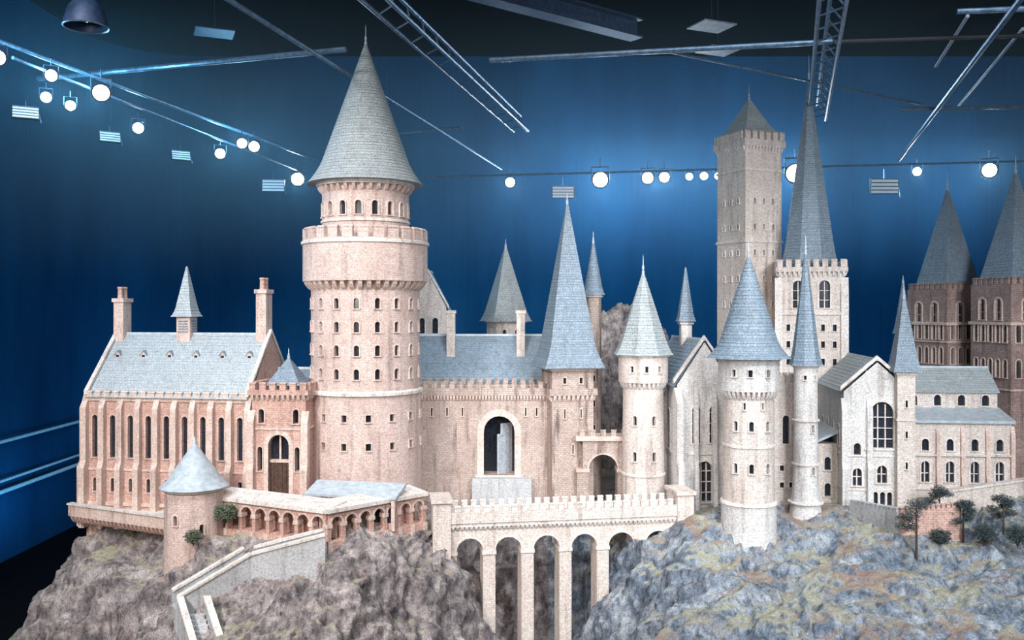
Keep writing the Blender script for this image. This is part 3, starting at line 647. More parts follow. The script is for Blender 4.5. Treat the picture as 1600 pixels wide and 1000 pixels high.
# ------------------------------------------------------------------ white gabled hall front
d = 13.3; zb = Z(800, d)
g = thing('gabled_hall', 'white stone gabled hall with buttresses between the two cone-roofed round towers', 'hall', (X(1090, d), d+.75, zb), math.radians(8))
L, D, ze, zr = .84, 1.5, Z(600, d)-zb, Z(545, d)-zb+.1
block(g, L, D, -.5, ze, {'front': [(L*.34, 1.02, .12, .55, 'arch'), (L*.66, 1.02, .12, .55, 'arch'), (L/2, .15, .24, .6, 'arch')], 'left': [(.3+.4*i, .9, .13, .6, 'arch') for i in range(3)], 'right': [(.3+.4*i, .9, .13, .6, 'arch') for i in range(3)]}, 'pale', 'trim', 'y', zr, rev=.07)
gable_roof(g, D, L, ze+.02, zr+.02, 'slate', 'y'); coping(g, L, ze+.04, zr+.04, -D/2+.03, 'y', 'trim')
band(g, L, D, .85, .03, .015, 'trim')
for x in (-L/2, -L*.17, L*.17, L/2): buttress(g, x, -D/2, .10 if abs(x) > .2 else .06, .22 if abs(x) > .2 else .1, -.3, ze-.05, 'pale')
for y in (-.2, .2): buttress(g, -L/2, y, .1, .2, -.3, ze-.05, 'pale', -PI/2)
bc = MB(); bc.lathe([(.1, zr-.25), (.1, zr+.25), (.13, zr+.25), (.13, zr+.29), (.05, zr+.29)], 6); bc.build('bellcote', 'trim', g, (0, .1, 0))
rb = MB(); rb.lathe(courses(.14, zr+.29, zr+1.15, 18, .25, .008), 6); rb.build('bellcote_roof', 'slate', g, (0, .1, 0))

# ------------------------------------------------------------------ tall round tower in the right foreground
d = 11.9; zb = Z(895, d); r = .335
g = thing('round_tower', 'tall pale round tower on a flared stone foot, slate cone roof, right foreground', 'tower', (X(1179, d), d+.3, zb))
zf = Z(792, d)-zb; zt = Z(612, d)-zb; zp = Z(562, d)-zb
shaft(g, r+.05, r+.03, -.6, zf, [], 'pale', 'trim', 48, 'foot'); ring(g, 'string_course', [(r+.02, zf-.02), (r+.05, zf), (r+.04, zf+.03), (r, zf+.04)], 'trim')
shaft(g, r+.01, r, zf, zt, [(u, Z(y, d)-zb, .06, .13, 'arch') for u in (-.26, -.05, .18) for y in (674, 740)]+[(-.14, Z(640, d)-zb, .03, .09), (.1, Z(640, d)-zb, .03, .09)], 'cream', 'trim', 48)
ring(g, 'string_course', [(r, Z(702, d)-zb), (r+.02, Z(701, d)-zb), (r+.02, Z(698, d)-zb), (r, Z(697, d)-zb)], 'trim')
circle_row(g, 'corbel', corbel_mesh(.07, .035, .12, 'trim'), r, zt-.12, 36)
ro = .405
ring(g, 'gallery_floor', [(r, zt), (ro, zt)], 'trim'); shaft(g, ro, ro, zt, zp, [(u, zt+.2, .055, .09) for u in (-.3, -.08, .16)], 'pale', 'trim', 48, 'upper_shaft')
ring(g, 'cornice', [(ro, zp-.03), (ro+.03, zp-.01), (ro+.03, zp+.02), (.2, zp+.02)], 'trim')
cone_roof(g, .455, zp+.01, Z(398, d)-zb, 'slate', 48, 0, .35, 26, .22)

# ------------------------------------------------------------------ wall and slender turret beside it
d = 13.2; zb = Z(795, d)
g = thing('castle_rampart', 'short cream wall with battlements between the foreground tower and slender turret', 'wall', (X(1222, d), d+.3, zb))
block(g, .7, .5, -.4, Z(605, d)-zb, {'front': [(.42, .95, .1, .42, 'arch'), (.36, .3, .06, .08), (.5, .3, .06, .08), (.36, .55, .06, .08)]}, 'cream', 'trim'); battlement(g, .7, .5, Z(605, d)-zb, 'cream', 7, 4, mw=.06)
d = 12.7; zb = Z(798, d)
g = thing('stair_turret', 'slender pale round turret with flared foot and needle roof, in front of the spired tower', 'turret', (X(1266, d), d+.2, zb))
zt = Z(572, d)-zb
shaft(g, .175, .165, -.4, zt, [(.05, z, .045, .11, 'arch') for z in (.5, 1.1)]+[(u, zt-.2, .04, .06) for u in (-.06, .09)], 'pale', 'trim', 32, flare=.1)
for z in (.07, .62, 1.25): ring(g, 'string_course', [(.165, z), (.195 if z > .3 else .25, z+.005), (.195 if z > .3 else .25, z+.025), (.165, z+.03)], 'trim', 32)
ring(g, 'eaves_ring', [(.165, zt-.04), (.2, zt-.01), (.2, zt+.01), (.1, zt+.01)], 'trim', 32)
cone_roof(g, .205, zt, Z(392, d)-zb, 'slate', 8, PI/8, .25, None, .25, False)

# ------------------------------------------------------------------ tall square tower
d = 16.0; zb = 2.1
g = thing('square_tower', 'very tall plain square tower with battlements and low pyramid cap, right of centre', 'tower', (X(1175, d), d+.2, zb), math.radians(24))
zt = Z(232, d)-zb; Lw = .80
rows = [Z(y, d)-zb for y in (520, 480, 440, 400, 360, 320)]
block(g, Lw, Lw, 0, zt, {'front': [(Lw*k/4, z, .05, .1, 'arch') for k in (1, 2, 3) for z in rows], 'left': [(Lw*k/4, z, .05, .1, 'arch') for k in (1, 2, 3) for z in rows], 'right': []}, 'cream', 'trim')
for z in (Z(380, d)-zb, Z(270, d)-zb): band(g, Lw, Lw, z, .04, .02, 'trim')
battlement(g, Lw, Lw, zt, 'cream', 6, 6, mh=.16, ph=.12, cor=12, mw=.1)
b = MB(); b.box(-.26, .26, -.26, .26, zt, zt+.28); b.build('cap_house', 'cream', g); pyramid(g, .66, zt+.28, zt+.28+.65, 'slate3', finial=.25)

# ------------------------------------------------------------------ big spired tower
d = 15.2; zb = 2.1; Lw = 1.06
g = thing('square_tower', 'broad cream tower with tall arched belfry windows and great eight-sided blue spire', 'tower', (X(1276, d), d+.4, zb), math.radians(-14))
zt = Z(425, d)-zb; zm = Z(492, d)-zb
wf = [(Lw*k, zm+.12, .17, .46, 'arch') for k in (.3, .7)]+[(Lw*(.15+.175*k), Z(y, d)-zb, .06, .11) for k in range(5) for y in (570, 543, 517)]
block(g, Lw, Lw, 0, zt, {'front': wf, 'left': wf, 'right': wf}, 'cream', 'trim', rev=.07)
band(g, Lw, Lw, zm, .05, .03, 'trim'); battlement(g, Lw, Lw, zt, 'cream', 8, 8, mh=.13, ph=.08, cor=14)
for x in (-Lw/2, Lw/2): buttress(g, x, -Lw/2, .12, .07, 0, zt-.1, 'trim')
pyramid(g, .98, zt+.02, Z(120, d)-zb, 'slate', seg=8, bell=.1, finial=.5)

# ------------------------------------------------------------------ church-like range on the right
d = 13.2; zb = Z(792, d)
g = thing('gabled_hall', 'pale stone gable-fronted hall with one tall arched window above battlemented wall', 'hall', (X(1382, d), d+.85, zb), math.radians(-7))
L, D, ze, zr = .95, 1.7, Z(612, d)-zb, Z(566, d)-zb
block(g, L, D, -.5, ze, {'front': [(L*.57, Z(700, d)-zb, .32, .68, 'arch'), (L*.57, Z(755, d)-zb, .14, .26, 'arch'), (L*.2, Z(760, d)-zb, .13, .26, 'arch'), (L*.2, Z(712, d)-zb, .10, .18, 'arch')]+[(L*.47+.1*i, .02, .07, .2, 'arch') for i in range(3)],
   'left': [(.3+.36*i, .85, .11, .32, 'arch') for i in range(4)]}, 'pale', 'trim', 'y', zr)
gable_roof(g, D, L, ze+.02, zr+.02, 'slate3', 'y'); coping(g, L, ze+.04, zr+.04, -D/2+.03, 'y', 'trim')
for z in (Z(765, d)-zb, Z(712, d)-zb): band(g, L, D, z-.02, .025, .013, 'trim')
for x in (-L/2, -L*.12, L/2): buttress(g, x, -D/2, .08, .09, -.3, ze-.1, 'pale')
g = thing('lean_to', 'low lead-roofed side aisle left of the gable-fronted hall', 'building', (X(1310, 13.7), 14.3, Z(795, 13.7)), math.radians(-7))
block(g, .6, 1.3, -.4, 1.0, {'front': [(.2, .2, .09, .2, 'arch'), (.2, .6, .09, .2, 'arch')]}, 'cream', 'trim')
b = MB(); b.hexa([(-.34, -.7, .98), (.32, -.7, 1.3), (.32, .65, 1.3), (-.34, .65, .98), (-.34, -.7, 1.02), (.32, -.7, 1.34), (.32, .65, 1.34), (-.34, .65, 1.02)]); b.build('roof', 'lead', g)
g = thing('transept', 'grey-slate roofed block behind the side aisle and slender turret', 'building', (X(1335, 15.2), 15.7, 2.0), math.radians(-7))
block(g, 1.3, 1.0, 0, Z(622, 15.2)-2, {'front': [(.25+.25*i, 1.15, .11, .25, 'arch') for i in range(4)]}, 'pale', 'trim', 'x', Z(570, 15.2)-2); gable_roof(g, 1.3, 1.0, Z(622, 15.2)-2, Z(572, 15.7)-2, 'slate3')
d = 12.9; zb = Z(790, d)
g = thing('stair_turret', 'square pale stair turret with pointed blue roof right of the gable front', 'turret', (X(1424, d), d+.25, zb), math.radians(-7))
zt = Z(582, d)-zb
block(g, .25, .25, -.4, zt, {'front': [(.125, .5+.45*k, .03, .1) for k in range(3)]}, 'cream', 'trim'); band(g, .25, .25, zt-.04, .04, .02, 'trim', 'cornice'); band(g, .25, .25, Z(660, d)-zb, .03, .015, 'trim')
pyramid(g, .36, zt, Z(462, d)-zb, 'slate', finial=.2)
d = 13.6; zb = Z(785, d)
g = thing('nave', 'long cream nave with two tiers of arched windows and lean-to aisle, far right', 'hall', (X(1512, d), d+.9, zb), math.radians(-5))
L = 1.45
za, zs_, zc_, zr = Z(660, d)-zb, Z(640, d+.5)-zb, Z(612, d+.5)-zb, Z(575, d+.9)-zb
op = [(L*(i+.5)/4, .3, .12, .32, 'arch') for i in range(4)]+[(L*(i+.5)/4, .78, .10, .18, 'arch') for i in range(4)]
o = block(g, L, .55, -.4, za, {'front': op}, 'cream', 'trim', name='aisle_wall')
o.location.y = -.62
for c in g.children:
    if c.name.startswith('window'): c.location.y -= .62
b = MB(); b.hexa([(-L/2-.03, -.95, za-.01), (L/2+.03, -.95, za-.01), (L/2+.03, -.36, za+.14), (-L/2-.03, -.36, za+.14), (-L/2-.03, -.95, za+.03), (L/2+.03, -.95, za+.03), (L/2+.03, -.36, za+.18), (-L/2-.03, -.36, za+.18)]); b.build('aisle_roof', 'lead', g)
block(g, L, .8, -.3, zc_, {'front': [(L*(i+.5)/4, za+.2, .11, .17, 'arch') for i in range(4)]}, 'cream', 'trim', 'x', zr, name='clerestory_wall')
gable_roof(g, L, .8, zc_+.02, zr, 'slate3')
for i in range(5): buttress(g, -L/2+L*i/4, -.895, .06, .07, -.3, za-.05, 'trimr')
b = MB(); b.box(-L/2, L/2, -.93, -.88, .19, .22); b.build('string_course', 'trim', g); b = MB(); b.box(-L/2, L/2, -.93, -.88, .70, .725); b.build('string_course', 'trim', g)
# towers behind the nave
d = 16.5; zb = 2.1; Lw = .98
g = thing('square_tower', 'dusky square tower with arched belfry and steep dark spire behind the nave', 'tower', (X(1497, d), d+.4, zb), math.radians(18))
zt = Z(458, d)-zb
wl = [(Lw*(.14+.18*k), Z(530, d)-zb, .09, .3, 'arch') for k in range(5)]+[(Lw*k, Z(503, d)-zb, .15, .36, 'arch') for k in (.3, .7)]+[(Lw*(.14+.18*k), Z(568, d)-zb, .09, .3, 'arch') for k in range(5)]
block(g, Lw, Lw, 0, zt, {'front': wl, 'left': wl}, 'dusk', 'trimr', rev=.06); band(g, Lw, Lw, Z(508, d)-zb, .05, .03, 'trimr'); band(g, Lw, Lw, Z(535, d)-zb, .03, .02, 'trimr')
battlement(g, Lw, Lw, zt, 'dusk', 7, 7, mh=.12, ph=.07); pyramid(g, .82, zt+.02, Z(290, d)-zb, 'slate', bell=.05, finial=.3)
d = 15.0; zb = 1.9; Lw = .98
g = thing('square_tower', 'dark dusky square tower with spire cut off by the right edge of the picture', 'tower', (X(1608, d), d+.4, zb), math.radians(10))
zt = Z(450, d)-zb
wl = [(Lw*(.14+.18*k), Z(y, d)-zb, .09, .3, 'arch') for k in range(5) for y in (535, 590)]+[(Lw*k, Z(500, d)-zb, .15, .36, 'arch') for k in (.3, .7)]
block(g, Lw, Lw, -.2, zt, {'front': wl, 'left': wl}, 'dusk', 'trimr', rev=.06); band(g, Lw, Lw, Z(508, d)-zb, .05, .03, 'trimr'); band(g, Lw, Lw, Z(610, d)-zb, .03, .02, 'trimr')
battlement(g, Lw, Lw, zt, 'dusk', 7, 7, mh=.12, ph=.07); pyramid(g, .84, zt+.02, Z(262, d)-zb, 'slate', bell=.05, finial=.3)
d = 16.4
g = thing('stair_turret', 'thin eight-sided cream turret with pointed roof left of the dusky tower', 'turret', (X(1411, d), d, 2.0))
shaft(g, .13, .12, 0, Z(520, d)-2, [(0, 1.6, .04, .12, 'arch'), (0, 2.1, .04, .12, 'arch')], 'cream', 'trim', 8); cone_roof(g, .16, Z(521, d)-2, Z(440, d)-2, 'slate', 8, PI/8, .2, None, .12, False)

# ------------------------------------------------------------------ battlemented low wall and path at right
def low_wall(A, B, h, label, n, mat, dn=.4, mer=True):
    v = B-A; ln = math.hypot(v.x, v.y); m = (A+B)/2
    t = thing('garden_rampart', label, 'wall', m, math.atan2(v.y, v.x)); dz = (B.z-A.z)/2
    b = MB(); b.hexa([(-ln/2, -.04, -dn-dz), (ln/2, -.04, -dn+dz), (ln/2, .04, -dn+dz), (-ln/2, .04, -dn-dz), (-ln/2, -.04, h-dz), (ln/2, -.04, h+dz), (ln/2, .04, h+dz), (-ln/2, .04, h-dz)]); b.build('wall', mat, t)
    if mer: line_row(t, 'merlon', merlon_mesh(.05, .07, .06, mat), (-ln/2, 0, h-dz), (ln/2, 0, h+dz), n)
    else:
        b = MB(); b.hexa([(-ln/2, -.06, h-dz), (ln/2, -.06, h+dz), (ln/2, .06, h+dz), (-ln/2, .06, h-dz), (-ln/2, -.06, h-dz+.03), (ln/2, -.06, h+dz+.03), (ln/2, .06, h+dz+.03), (-ln/2, .06, h-dz+.03)]); b.build('coping', 'trim', t)
    return t
low_wall(at(1330, 800, 12.9), at(1405, 815, 12.0), .13, 'grey battlemented garden wall stretch before the gable-fronted hall', 11, 'conc')
low_wall(at(1405, 815, 12.0), at(1500, 806, 12.0), .13, 'rosy battlemented garden wall stretch facing the pine trees', 12, 'rose')
low_wall(at(1455, 785, 12.9), at(1640, 758, 13.0), .12, 'pale coped retaining wall along the foot of the nave', 0, 'cream', .4, False)

# ------------------------------------------------------------------ bridge
A, B = Vector((X(702, 12.3), 12.3, 0)), Vector((X(1050, 12.8), 12.8, 0)); v = B-A; ln = v.length; m = (A+B)/2
g = thing('stone_bridge', 'long pale stone bridge on tall square piers with round arches across the ravine', 'bridge', (m.x, m.y, 0), math.atan2(v.y, v.x))
arcade(g, ln, FZ, 1.68, 2.02, 6, .17, .34, 'cream', 'trim')
b = MB(); b.box(-ln/2-.1, ln/2+.1, -.2, .2, 2.02, 2.07); b.build('deck', 'trim', g)
cm = corbel_mesh(.04, .035, .06, 'trim'); line_row(g, 'corbel', cm, (-ln/2, -.17, 1.96), (ln/2, -.17, 1.96), 50)
for y in (-.19, .19):
    b = MB(); b.box(-ln/2-.1, ln/2+.1, y-.03, y+.03, 2.07, 2.22); b.build('parapet', 'cream', g)
    line_row(g, 'merlon', merlon_mesh(.075, .06, .09, 'trim'), (-ln/2-.1, y, 2.22), (ln/2+.1, y, 2.22), 26)
for x in (-ln/2-.12, ln/2+.12):
    b = MB(); b.box(-.12, .12, -.24, .24, .6, 2.36); b.box(-.145, .145, -.265, .265, 2.36, 2.41); b.build('abutment', 'cream', g, (x, 0, 0))

# ------------------------------------------------------------------ walled stair on the left crag
pts = [at(508, 838, 11.0), at(392, 868, 10.85), at(278, 936, 10.4), at(300, 1010, 9.95)]
g = thing('stairway', 'grey walled stone stair winding down the left crag below the cloister', 'stairs', pts[1])
off = Vector((.02, .26, 0))
for (a, c) in zip(pts, pts[1:]):
    a, c = a-pts[1], c-pts[1]; dv = (c-a); s_ = Vector((-dv.y, dv.x, 0)).normalized()
    if s_.y < 0: s_ = -s_
    if abs(dv.x) < .4: s_ = Vector((1, .1, 0))
    for k in (0, .30):
        o = s_*k; t_ = s_*.05; b = MB(); dn = Vector((0, 0, -.75 if k == 0 else -.4)); up = Vector((0, 0, .03))
        P = [a+o+dn, c+o+dn, c+o+t_+dn, a+o+t_+dn]; Q = [a+o, c+o, c+o+t_, a+o+t_]
        b.hexa([tuple(x) for x in P+Q]); b.build('parapet', 'conc', g)
        e = s_*.015; b = MB(); P = [a+o-e, c+o-e, c+o+t_+e, a+o+t_+e]; b.hexa([tuple(x) for x in P]+[tuple(x+up) for x in P]); b.build('coping', 'trim', g)
    n = max(3, int(dv.length/.07))
    for i in range(n):
        q = a+dv*((i+.5)/n)+s_*.175+Vector((0, 0, -.16)); st = MB(); st.box(-dv.length/n*.62, dv.length/n*.62, -.125, .125, -.3, 0)
        st.build('step', 'conc', g, tuple(q), math.atan2(s_.y, s_.x)-PI/2)

#PLANTS
# ------------------------------------------------------------------ plants
def leaves(rx, rz, n, size, seed, c=(0, 0, 0)):
    r = random.Random(seed); b = MB()
    for i in range(n):
        u, q = r.uniform(-1, 1), r.uniform(0, 2*PI); k = r.random()**.4; s_ = math.sqrt(1-u*u)
        p = Vector((c[0]+rx*k*s_*math.cos(q), c[1]+rx*k*s_*math.sin(q), c[2]+rz*k*u)); a = Vector((r.gauss(0, 1), r.gauss(0, 1), r.gauss(0, .6))).normalized(); t = a.orthogonal().normalized()
        sz = size*r.uniform(.6, 1.3); b.face([tuple(p-t*sz*.4), tuple(p+a*sz*.5), tuple(p+t*sz*.4), tuple(p+a*sz*1.3)])
    return b
def pine(x, y, z, h, seed, label):
    t = thing('pine_tree', label, 'tree', (x, y, z), 0, 'model pine trees on the right slope'); r = random.Random(seed); b = MB()
    b.lathe([(.016, -.1), (.012, h*.5), (.006, h)], 7); b.build('trunk', 'trunk', t)
    for k in range(6):
        zz = h*(.42+.1*k); a = r.uniform(0, 2*PI); ln = .16*(1.15-k*.13)*h/.55; e = (ln*math.cos(a), ln*math.sin(a), zz+.03)
        b = MB(); b.tube((0, 0, zz-.03), e, .006, 5); b.build('branch', 'trunk', t)
        b = leaves(.10*h/.55, .055*h/.55, 260, .022, seed*10+k, e); o = b.build('foliage', 'leafd', t); o['kind'] = 'stuff'
    b = leaves(.12*h/.55, .08*h/.55, 350, .022, seed, (0, 0, h*.98)); o = b.build('foliage', 'leafd', t); o['kind'] = 'stuff'
for i, (px, py, d, h, lb) in enumerate(((1432, 858, 11.5, .62, 'dark pine tree standing left of the others on the right slope'), (1568, 800, 11.8, .5, 'dark pine tree nearest the right edge of the slope'), (1505, 815, 11.9, .42, 'small dark pine tree between two larger pines'), (1468, 800, 12.2, .5, 'dark pine tree rising right in front of the rosy garden wall'))):
    q = at(px, py, d); pine(q.x, q.y, height(q.x, q.y)+.02, h, i+3, lb)
def bush(px, py, d, r, mat, seed, label, gz=None):
    q = at(px, py, d); t = thing('bush', label, 'bush', q, 0, 'scrubby bushes on the model')
    b = leaves(r, r*.8, int(900*(r/.15)**1.3), .028, seed); o = b.build('foliage', mat, t); o['kind'] = 'stuff'
    s_ = MB()
    for k in range(4): a = k*1.6; s_.tube((0, 0, -r*1.1), (r*.5*math.cos(a), r*.5*math.sin(a), r*.2), .006, 5)
    s_.build('stem', 'trunk', t)
bush(352, 800, 11.75, .15, 'leafg', 1, 'grey-green bush between the squat turret and the cloister')
bush(302, 838, 11.45, .11, 'leafg', 2, 'grey-green scrub clinging to the front of the squat turret')
bush(1470, 838, 11.7, .13, 'leafd', 3, 'dark scrub bush at the foot of the rosy garden wall')
bush(1540, 832, 11.5, .15, 'leafd', 4, 'dark scrub bush between the pines on the right slope')
bush(1590, 835, 11.3, .15, 'leafd', 5, 'dark scrub bush at the right edge of the slope')

#RIG
# ------------------------------------------------------------------ ceiling rig
def atz(px, py, z): d = F*(z-CH)/(HZ-py); return Vector((X(px, d), d, z))
def pipe(a, b, z, r, label, mat='steel', name='lighting_pipe', z2=None):
    m_ = MB(); m_.tube(atz(*a, z), atz(*b, z2 or z), r, 10); return tag(m_.build(name, mat, smooth=True), label, 'pipe')
pipe((-60, 42), (497, 251), 8.4, .03, 'long steel pipe over the left row of spotlights')
pipe((20, 90), (470, 268), 8.15, .022, 'thinner steel pipe carrying the left row of spotlights')
pipe((60, 123), (541, 77), 8.6, .04, 'thick steel pipe crossing above the left spotlights')
pipe((345, -8), (783, 264), 8.45, .032, 'steel pipe running back past the tip of the big cone roof')
pipe((600, 210), (722, 200), 8.7, .035, 'short steel crossbar right of the big cone roof')
pipe((765, 94), (1300, 65), 8.6, .04, 'horizontal steel pipe high above the middle of the castle')
pipe((1300, 65), (1620, 55), 8.7, .03, 'horizontal dark pipe carrying on to the right above the castle', 'black')
pipe((1030, 78), (1440, 163), 8.7, .02, 'thin wire-like pipe slanting down behind the right towers')
pipe((1605, -15), (1404, 250), 8.45, .04, 'steel pipe slanting down to the back rail at right')
pipe((1408, 171), (1640, 166), 8.5, .035, 'horizontal steel pipe near the right edge')
pipe((1495, 18), (1640, 12), 8.6, .035, 'short horizontal steel pipe in the top right corner')
pipe((1512, 25), (1462, 104), 8.9, .025, 'thin dim pipe left of the slanting pipe at top right', 'grey')
pipe((1598, 45), (1498, 165), 8.9, .025, 'thin dim pipe right of the slanting pipe at top right', 'grey')
def truss(a, b, z, w_, label):
    A, B = atz(*a, z), atz(*b, z); t = thing('lighting_truss', label, 'truss', A); dv = B-A; s_ = Vector((-dv.y, dv.x, 0)).normalized()*w_
    cs = [Vector((0, 0, 0)), s_, s_*.5+Vector((0, 0, w_))]
    for c in cs: q = MB(); q.tube(c, c+dv, .028, 8); q.build('chord', 'steel', t, smooth=True)
    n = int(dv.length/.55)
    for i in range(n):
        k0, k1 = dv*(i/n), dv*((i+.5)/n); q = MB(); q.tube(cs[0]+k0, cs[2]+k1, .012, 6); q.build('brace', 'steel', t)
        q = MB(); q.tube(cs[1]+k1, cs[0]+k0, .012, 6); q.build('brace', 'steel', t)
truss((585, -20), (825, 205), 8.5, .3, 'three-chord steel truss running back right of the big cone roof')
truss((1326, -15), (1290, 188), 8.5, .3, 'three-chord steel truss running back above the great spire')
def beam(a, b, z, label, w_=.25):
    A, B = atz(*a, z), atz(*b, z); dv = B-A; t = thing('steel_girder', label, 'beam', A, math.atan2(dv.y, dv.x)); ln = dv.length
    for z0, z1, ww in ((0, .03, w_), (.03, .3, .03), (.3, .33, w_)): q = MB(); q.box(0, ln, -ww/2, ww/2, z0, z1); q.build('web' if ww < .1 else 'flange', 'dusk_steel', t)
M['dusk_steel'] = plain('blue_painted_steel', (52, 74, 110), .5, .2, .3)
beam((715, -10), (995, 62), 9.6, 'dark blue steel ceiling beam at top centre', .3)
b = MB(); zr_ = 8.32; b.tube((X(640, 22.3), 22.3, zr_-.1), (X(1680, 22.3), 22.3, zr_+.35), .025, 8); tag(b.build('lighting_pipe', 'steel', smooth=True), 'long thin back rail carrying the row of bright spotlights', 'pipe')
# spotlights
hb = MB(); hb.lathe([(0, 0), (.09, 0), (.13, .06), (.145, .3), (.17, .34), (.17, .38), (.14, .38), (.14, .33)], 20); hm = hb.mesh('housing', 'black', True)
lb_ = MB(); lb_.lathe([(.14, .355), (.1, .385), (.05, .395), (0, .4)], 20); lm = lb_.mesh('lens', 'lens', True)
yb = MB(); yb.tube((-.17, 0, .2), (-.17, .25, .2), .012, 6); yb.tube((.17, 0, .2), (.17, .25, .2), .012, 6); yb.tube((-.17, .25, .2), (.17, .25, .2), .012, 6); yb.tube((0, .25, .2), (0, .42, .2), .015, 6); ym = yb.mesh('yoke', 'steel')
def spot(pos, s_, label, group, energy, spill=0):
    t = thing('stage_light', label, 'spotlight', pos, 0, group); t.scale = (s_,)*3
    q = (Vector((0, 0, CH))-Vector(pos)).normalized(); t.rotation_euler = (Vector((0, 0, CH))-Vector(pos)).to_track_quat('Z', 'Y').to_euler()
    put('housing', hm, t); put('lens', lm, t); put('yoke', ym, t)
    if energy: lamp('spot_beam', 'SPOT', tuple(Vector(pos)+q*.45*s_), energy, (.86, .94, 1), (Vector(pos)*.35+Vector((0, 12, 2))*.65), spot_size=2.0, spot_blend=.8, shadow_soft_size=.12)
ORD = ('first', 'second', 'third', 'fourth', 'fifth', 'sixth', 'seventh', 'eighth', 'ninth', 'tenth')
for i, (px, py, s_) in enumerate(((797, 285, .8), (938, 281, 1.25), (1012, 278, .95), (1038, 277, .85), (1077, 276, .6), (1100, 275, .65), (1122, 275, .6), (1243, 271, 1.5), (1433, 268, .7), (1546, 266, 1.15))):
    spot(at(px, py, 22.2), s_, '%s bright spotlight from the left on the back rail' % ORD[i], 'spotlights on the back rail', 60*s_)
    if i not in (4, 6): lamp('hidden_backdrop_glow', 'POINT', at(px, py, 23.3), 140*s_**1.6, (.40, .72, 1.0), shadow_soft_size=.1)  # unseen point light added behind the housing for a glow on the backdrop
for i, (px, py, s_) in enumerate(((-4, 90, .6), (72, 152, .5), (80, 118, .5), (110, 165, .5), (158, 145, .75), (216, 200, .6), (344, 240, .65), (378, 224, .6), (397, 229, .65), (465, 280, 1.0))):
    p_ = atz(px, py, 8.0); spot(p_, s_, '%s bright spotlight from the left in the left-hand row' % ORD[i], 'spotlights of the left row', 30*s_)
    lamp('hidden_side_glow', 'POINT', tuple(p_+(p_-Vector((0, 0, CH))).normalized()*.35), 110*s_**1.5, (.22, .66, 1.0), shadow_soft_size=.1)  # unseen point light added behind each left lamp to make its halo
# louvred panel lights
def panel(pos, rz, tilt, s_, label):
    t = thing('panel_light', label, 'panel light', pos, rz, 'unlit louvred panel lights'); t.rotation_euler = (tilt, 0, rz); t.scale = (s_,)*3
    b = MB(); b.box(-.4, .4, 0, .08, -.22, .22); b.build('housing', 'black', t)
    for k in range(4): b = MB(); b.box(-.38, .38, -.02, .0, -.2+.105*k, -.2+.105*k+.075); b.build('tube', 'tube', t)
    for k in range(5): b = MB(); b.box(-.4, .4, -.05, .0, -.215+.105*k, -.205+.105*k); b.build('louvre', 'grey', t)
    b = MB(); b.tube((.4, .04, 0), (.46, .04, -.32), .015, 6); b.build('barn_arm', 'steel', t); b = MB(); b.tube((0, .04, .22), (0, .04, .5), .015, 6); b.build('hanger', 'steel', t)
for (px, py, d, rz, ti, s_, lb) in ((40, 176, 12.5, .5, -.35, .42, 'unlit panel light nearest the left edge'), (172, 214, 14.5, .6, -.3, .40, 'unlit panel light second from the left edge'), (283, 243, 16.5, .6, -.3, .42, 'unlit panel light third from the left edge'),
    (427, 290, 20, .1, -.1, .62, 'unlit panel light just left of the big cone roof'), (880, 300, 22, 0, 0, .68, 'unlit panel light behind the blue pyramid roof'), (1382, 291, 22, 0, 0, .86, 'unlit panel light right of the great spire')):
    panel(at(px, py, d), rz, ti, s_, lb)
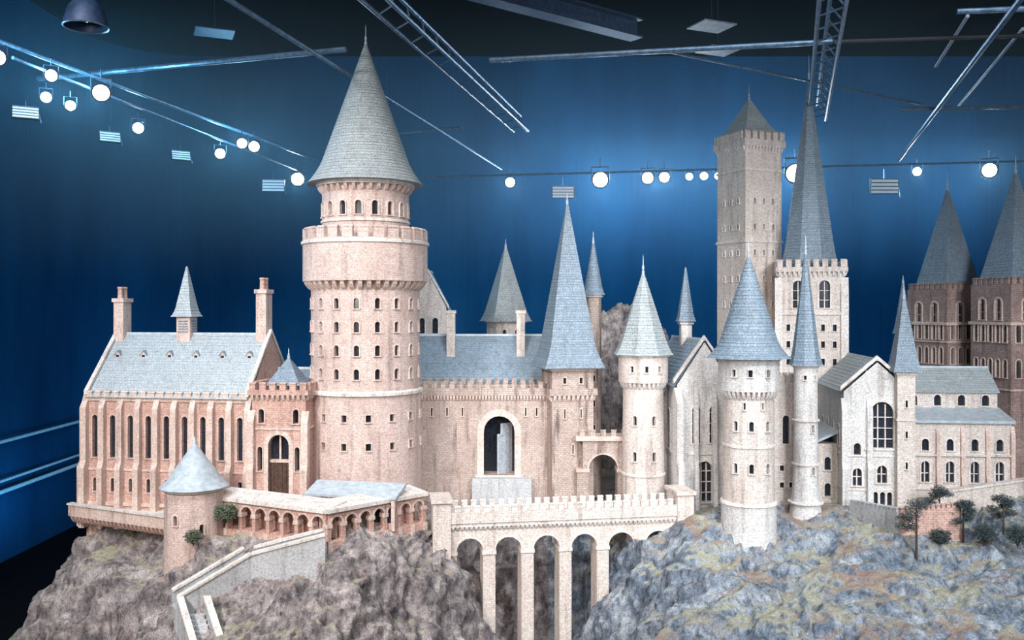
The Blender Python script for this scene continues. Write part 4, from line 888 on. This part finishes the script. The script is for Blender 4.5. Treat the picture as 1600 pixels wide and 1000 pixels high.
# dome lamp at top left
p_ = at(134, 42, 11); t = thing('dome_lamp', 'unlit bell-shaped dome lamp hanging at top left', 'lamp', p_)
b = MB(); b.lathe([(.255, 0), (.25, .08), (.2, .24), (.12, .34), (.05, .38), (0, .4)], 28); b.build('shade', 'dusk_steel', t, smooth=True)
b = MB(); b.lathe([(.262, -.012), (.27, 0), (.262, .012), (.25, 0), (.262, -.012)], 28); b.build('rim', 'steel', t, smooth=True)
b = MB(); b.tube((0, 0, .38), (0, 0, 3.9), .012, 6); b.build('rod', 'black', t)
b = MB(); b.lathe([(0, .05), (.05, .07), (.07, .15), (.04, .24), (.03, .3)], 16); b.build('bulb', 'glass', t, smooth=True)
for px, py, lb in ((335, 52, 'pale blue reflector sheet high at left above the pipes'), (1112, 42, 'small pale reflector sheet at top right of centre'), (1122, 80, 'small pale reflector sheet just under the upper pipe')):
    q = atz(px, py, 9.4); t = thing('ceiling_reflector', lb, 'reflector', q, .4)
    b = MB(); b.box(-.3, .3, -.25, .25, 0, .02); b.build('sheet', 'dusk_steel' if px < 900 else 'grey', t); b = MB(); b.tube((0, 0, .02), (0, 0, 1.9), .01, 5); b.build('hanger', 'black', t)

#HAZE
t = bpy.data.materials.new('halo_haze'); t.use_nodes = True; nt = t.node_tree; nt.nodes.remove(nt.nodes['Principled BSDF'])  # haze volume added to imitate the lens glow around the lamps
vs = nt.nodes.new('ShaderNodeVolumeScatter'); vs.inputs['Color'].default_value = (.5, .8, 1, 1); vs.inputs['Anisotropy'].default_value = .0
gp = nt.nodes.new('ShaderNodeNewGeometry'); sx = nt.nodes.new('ShaderNodeSeparateXYZ'); mr = nt.nodes.new('ShaderNodeMapRange'); mr.interpolation_type = 'SMOOTHSTEP'
nt.links.new(gp.outputs['Position'], sx.inputs[0]); nt.links.new(sx.outputs['Z'], mr.inputs['Value'])
for k_, v_ in (('From Min', 5.2), ('From Max', 8.4), ('To Min', 0), ('To Max', .018)): mr.inputs[k_].default_value = v_
nt.links.new(mr.outputs['Result'], vs.inputs['Density']); nt.links.new(vs.outputs[0], nt.nodes['Material Output'].inputs['Volume'])
b = MB(); b.box(-10.95, 15.9, 11.0, 24.9, 5.2, 9.4); o = b.build('halo_haze', t); tag(o, 'thin blue haze added under the studio roof for the halo around the spotlights', 'haze'); o['kind'] = 'stuff'
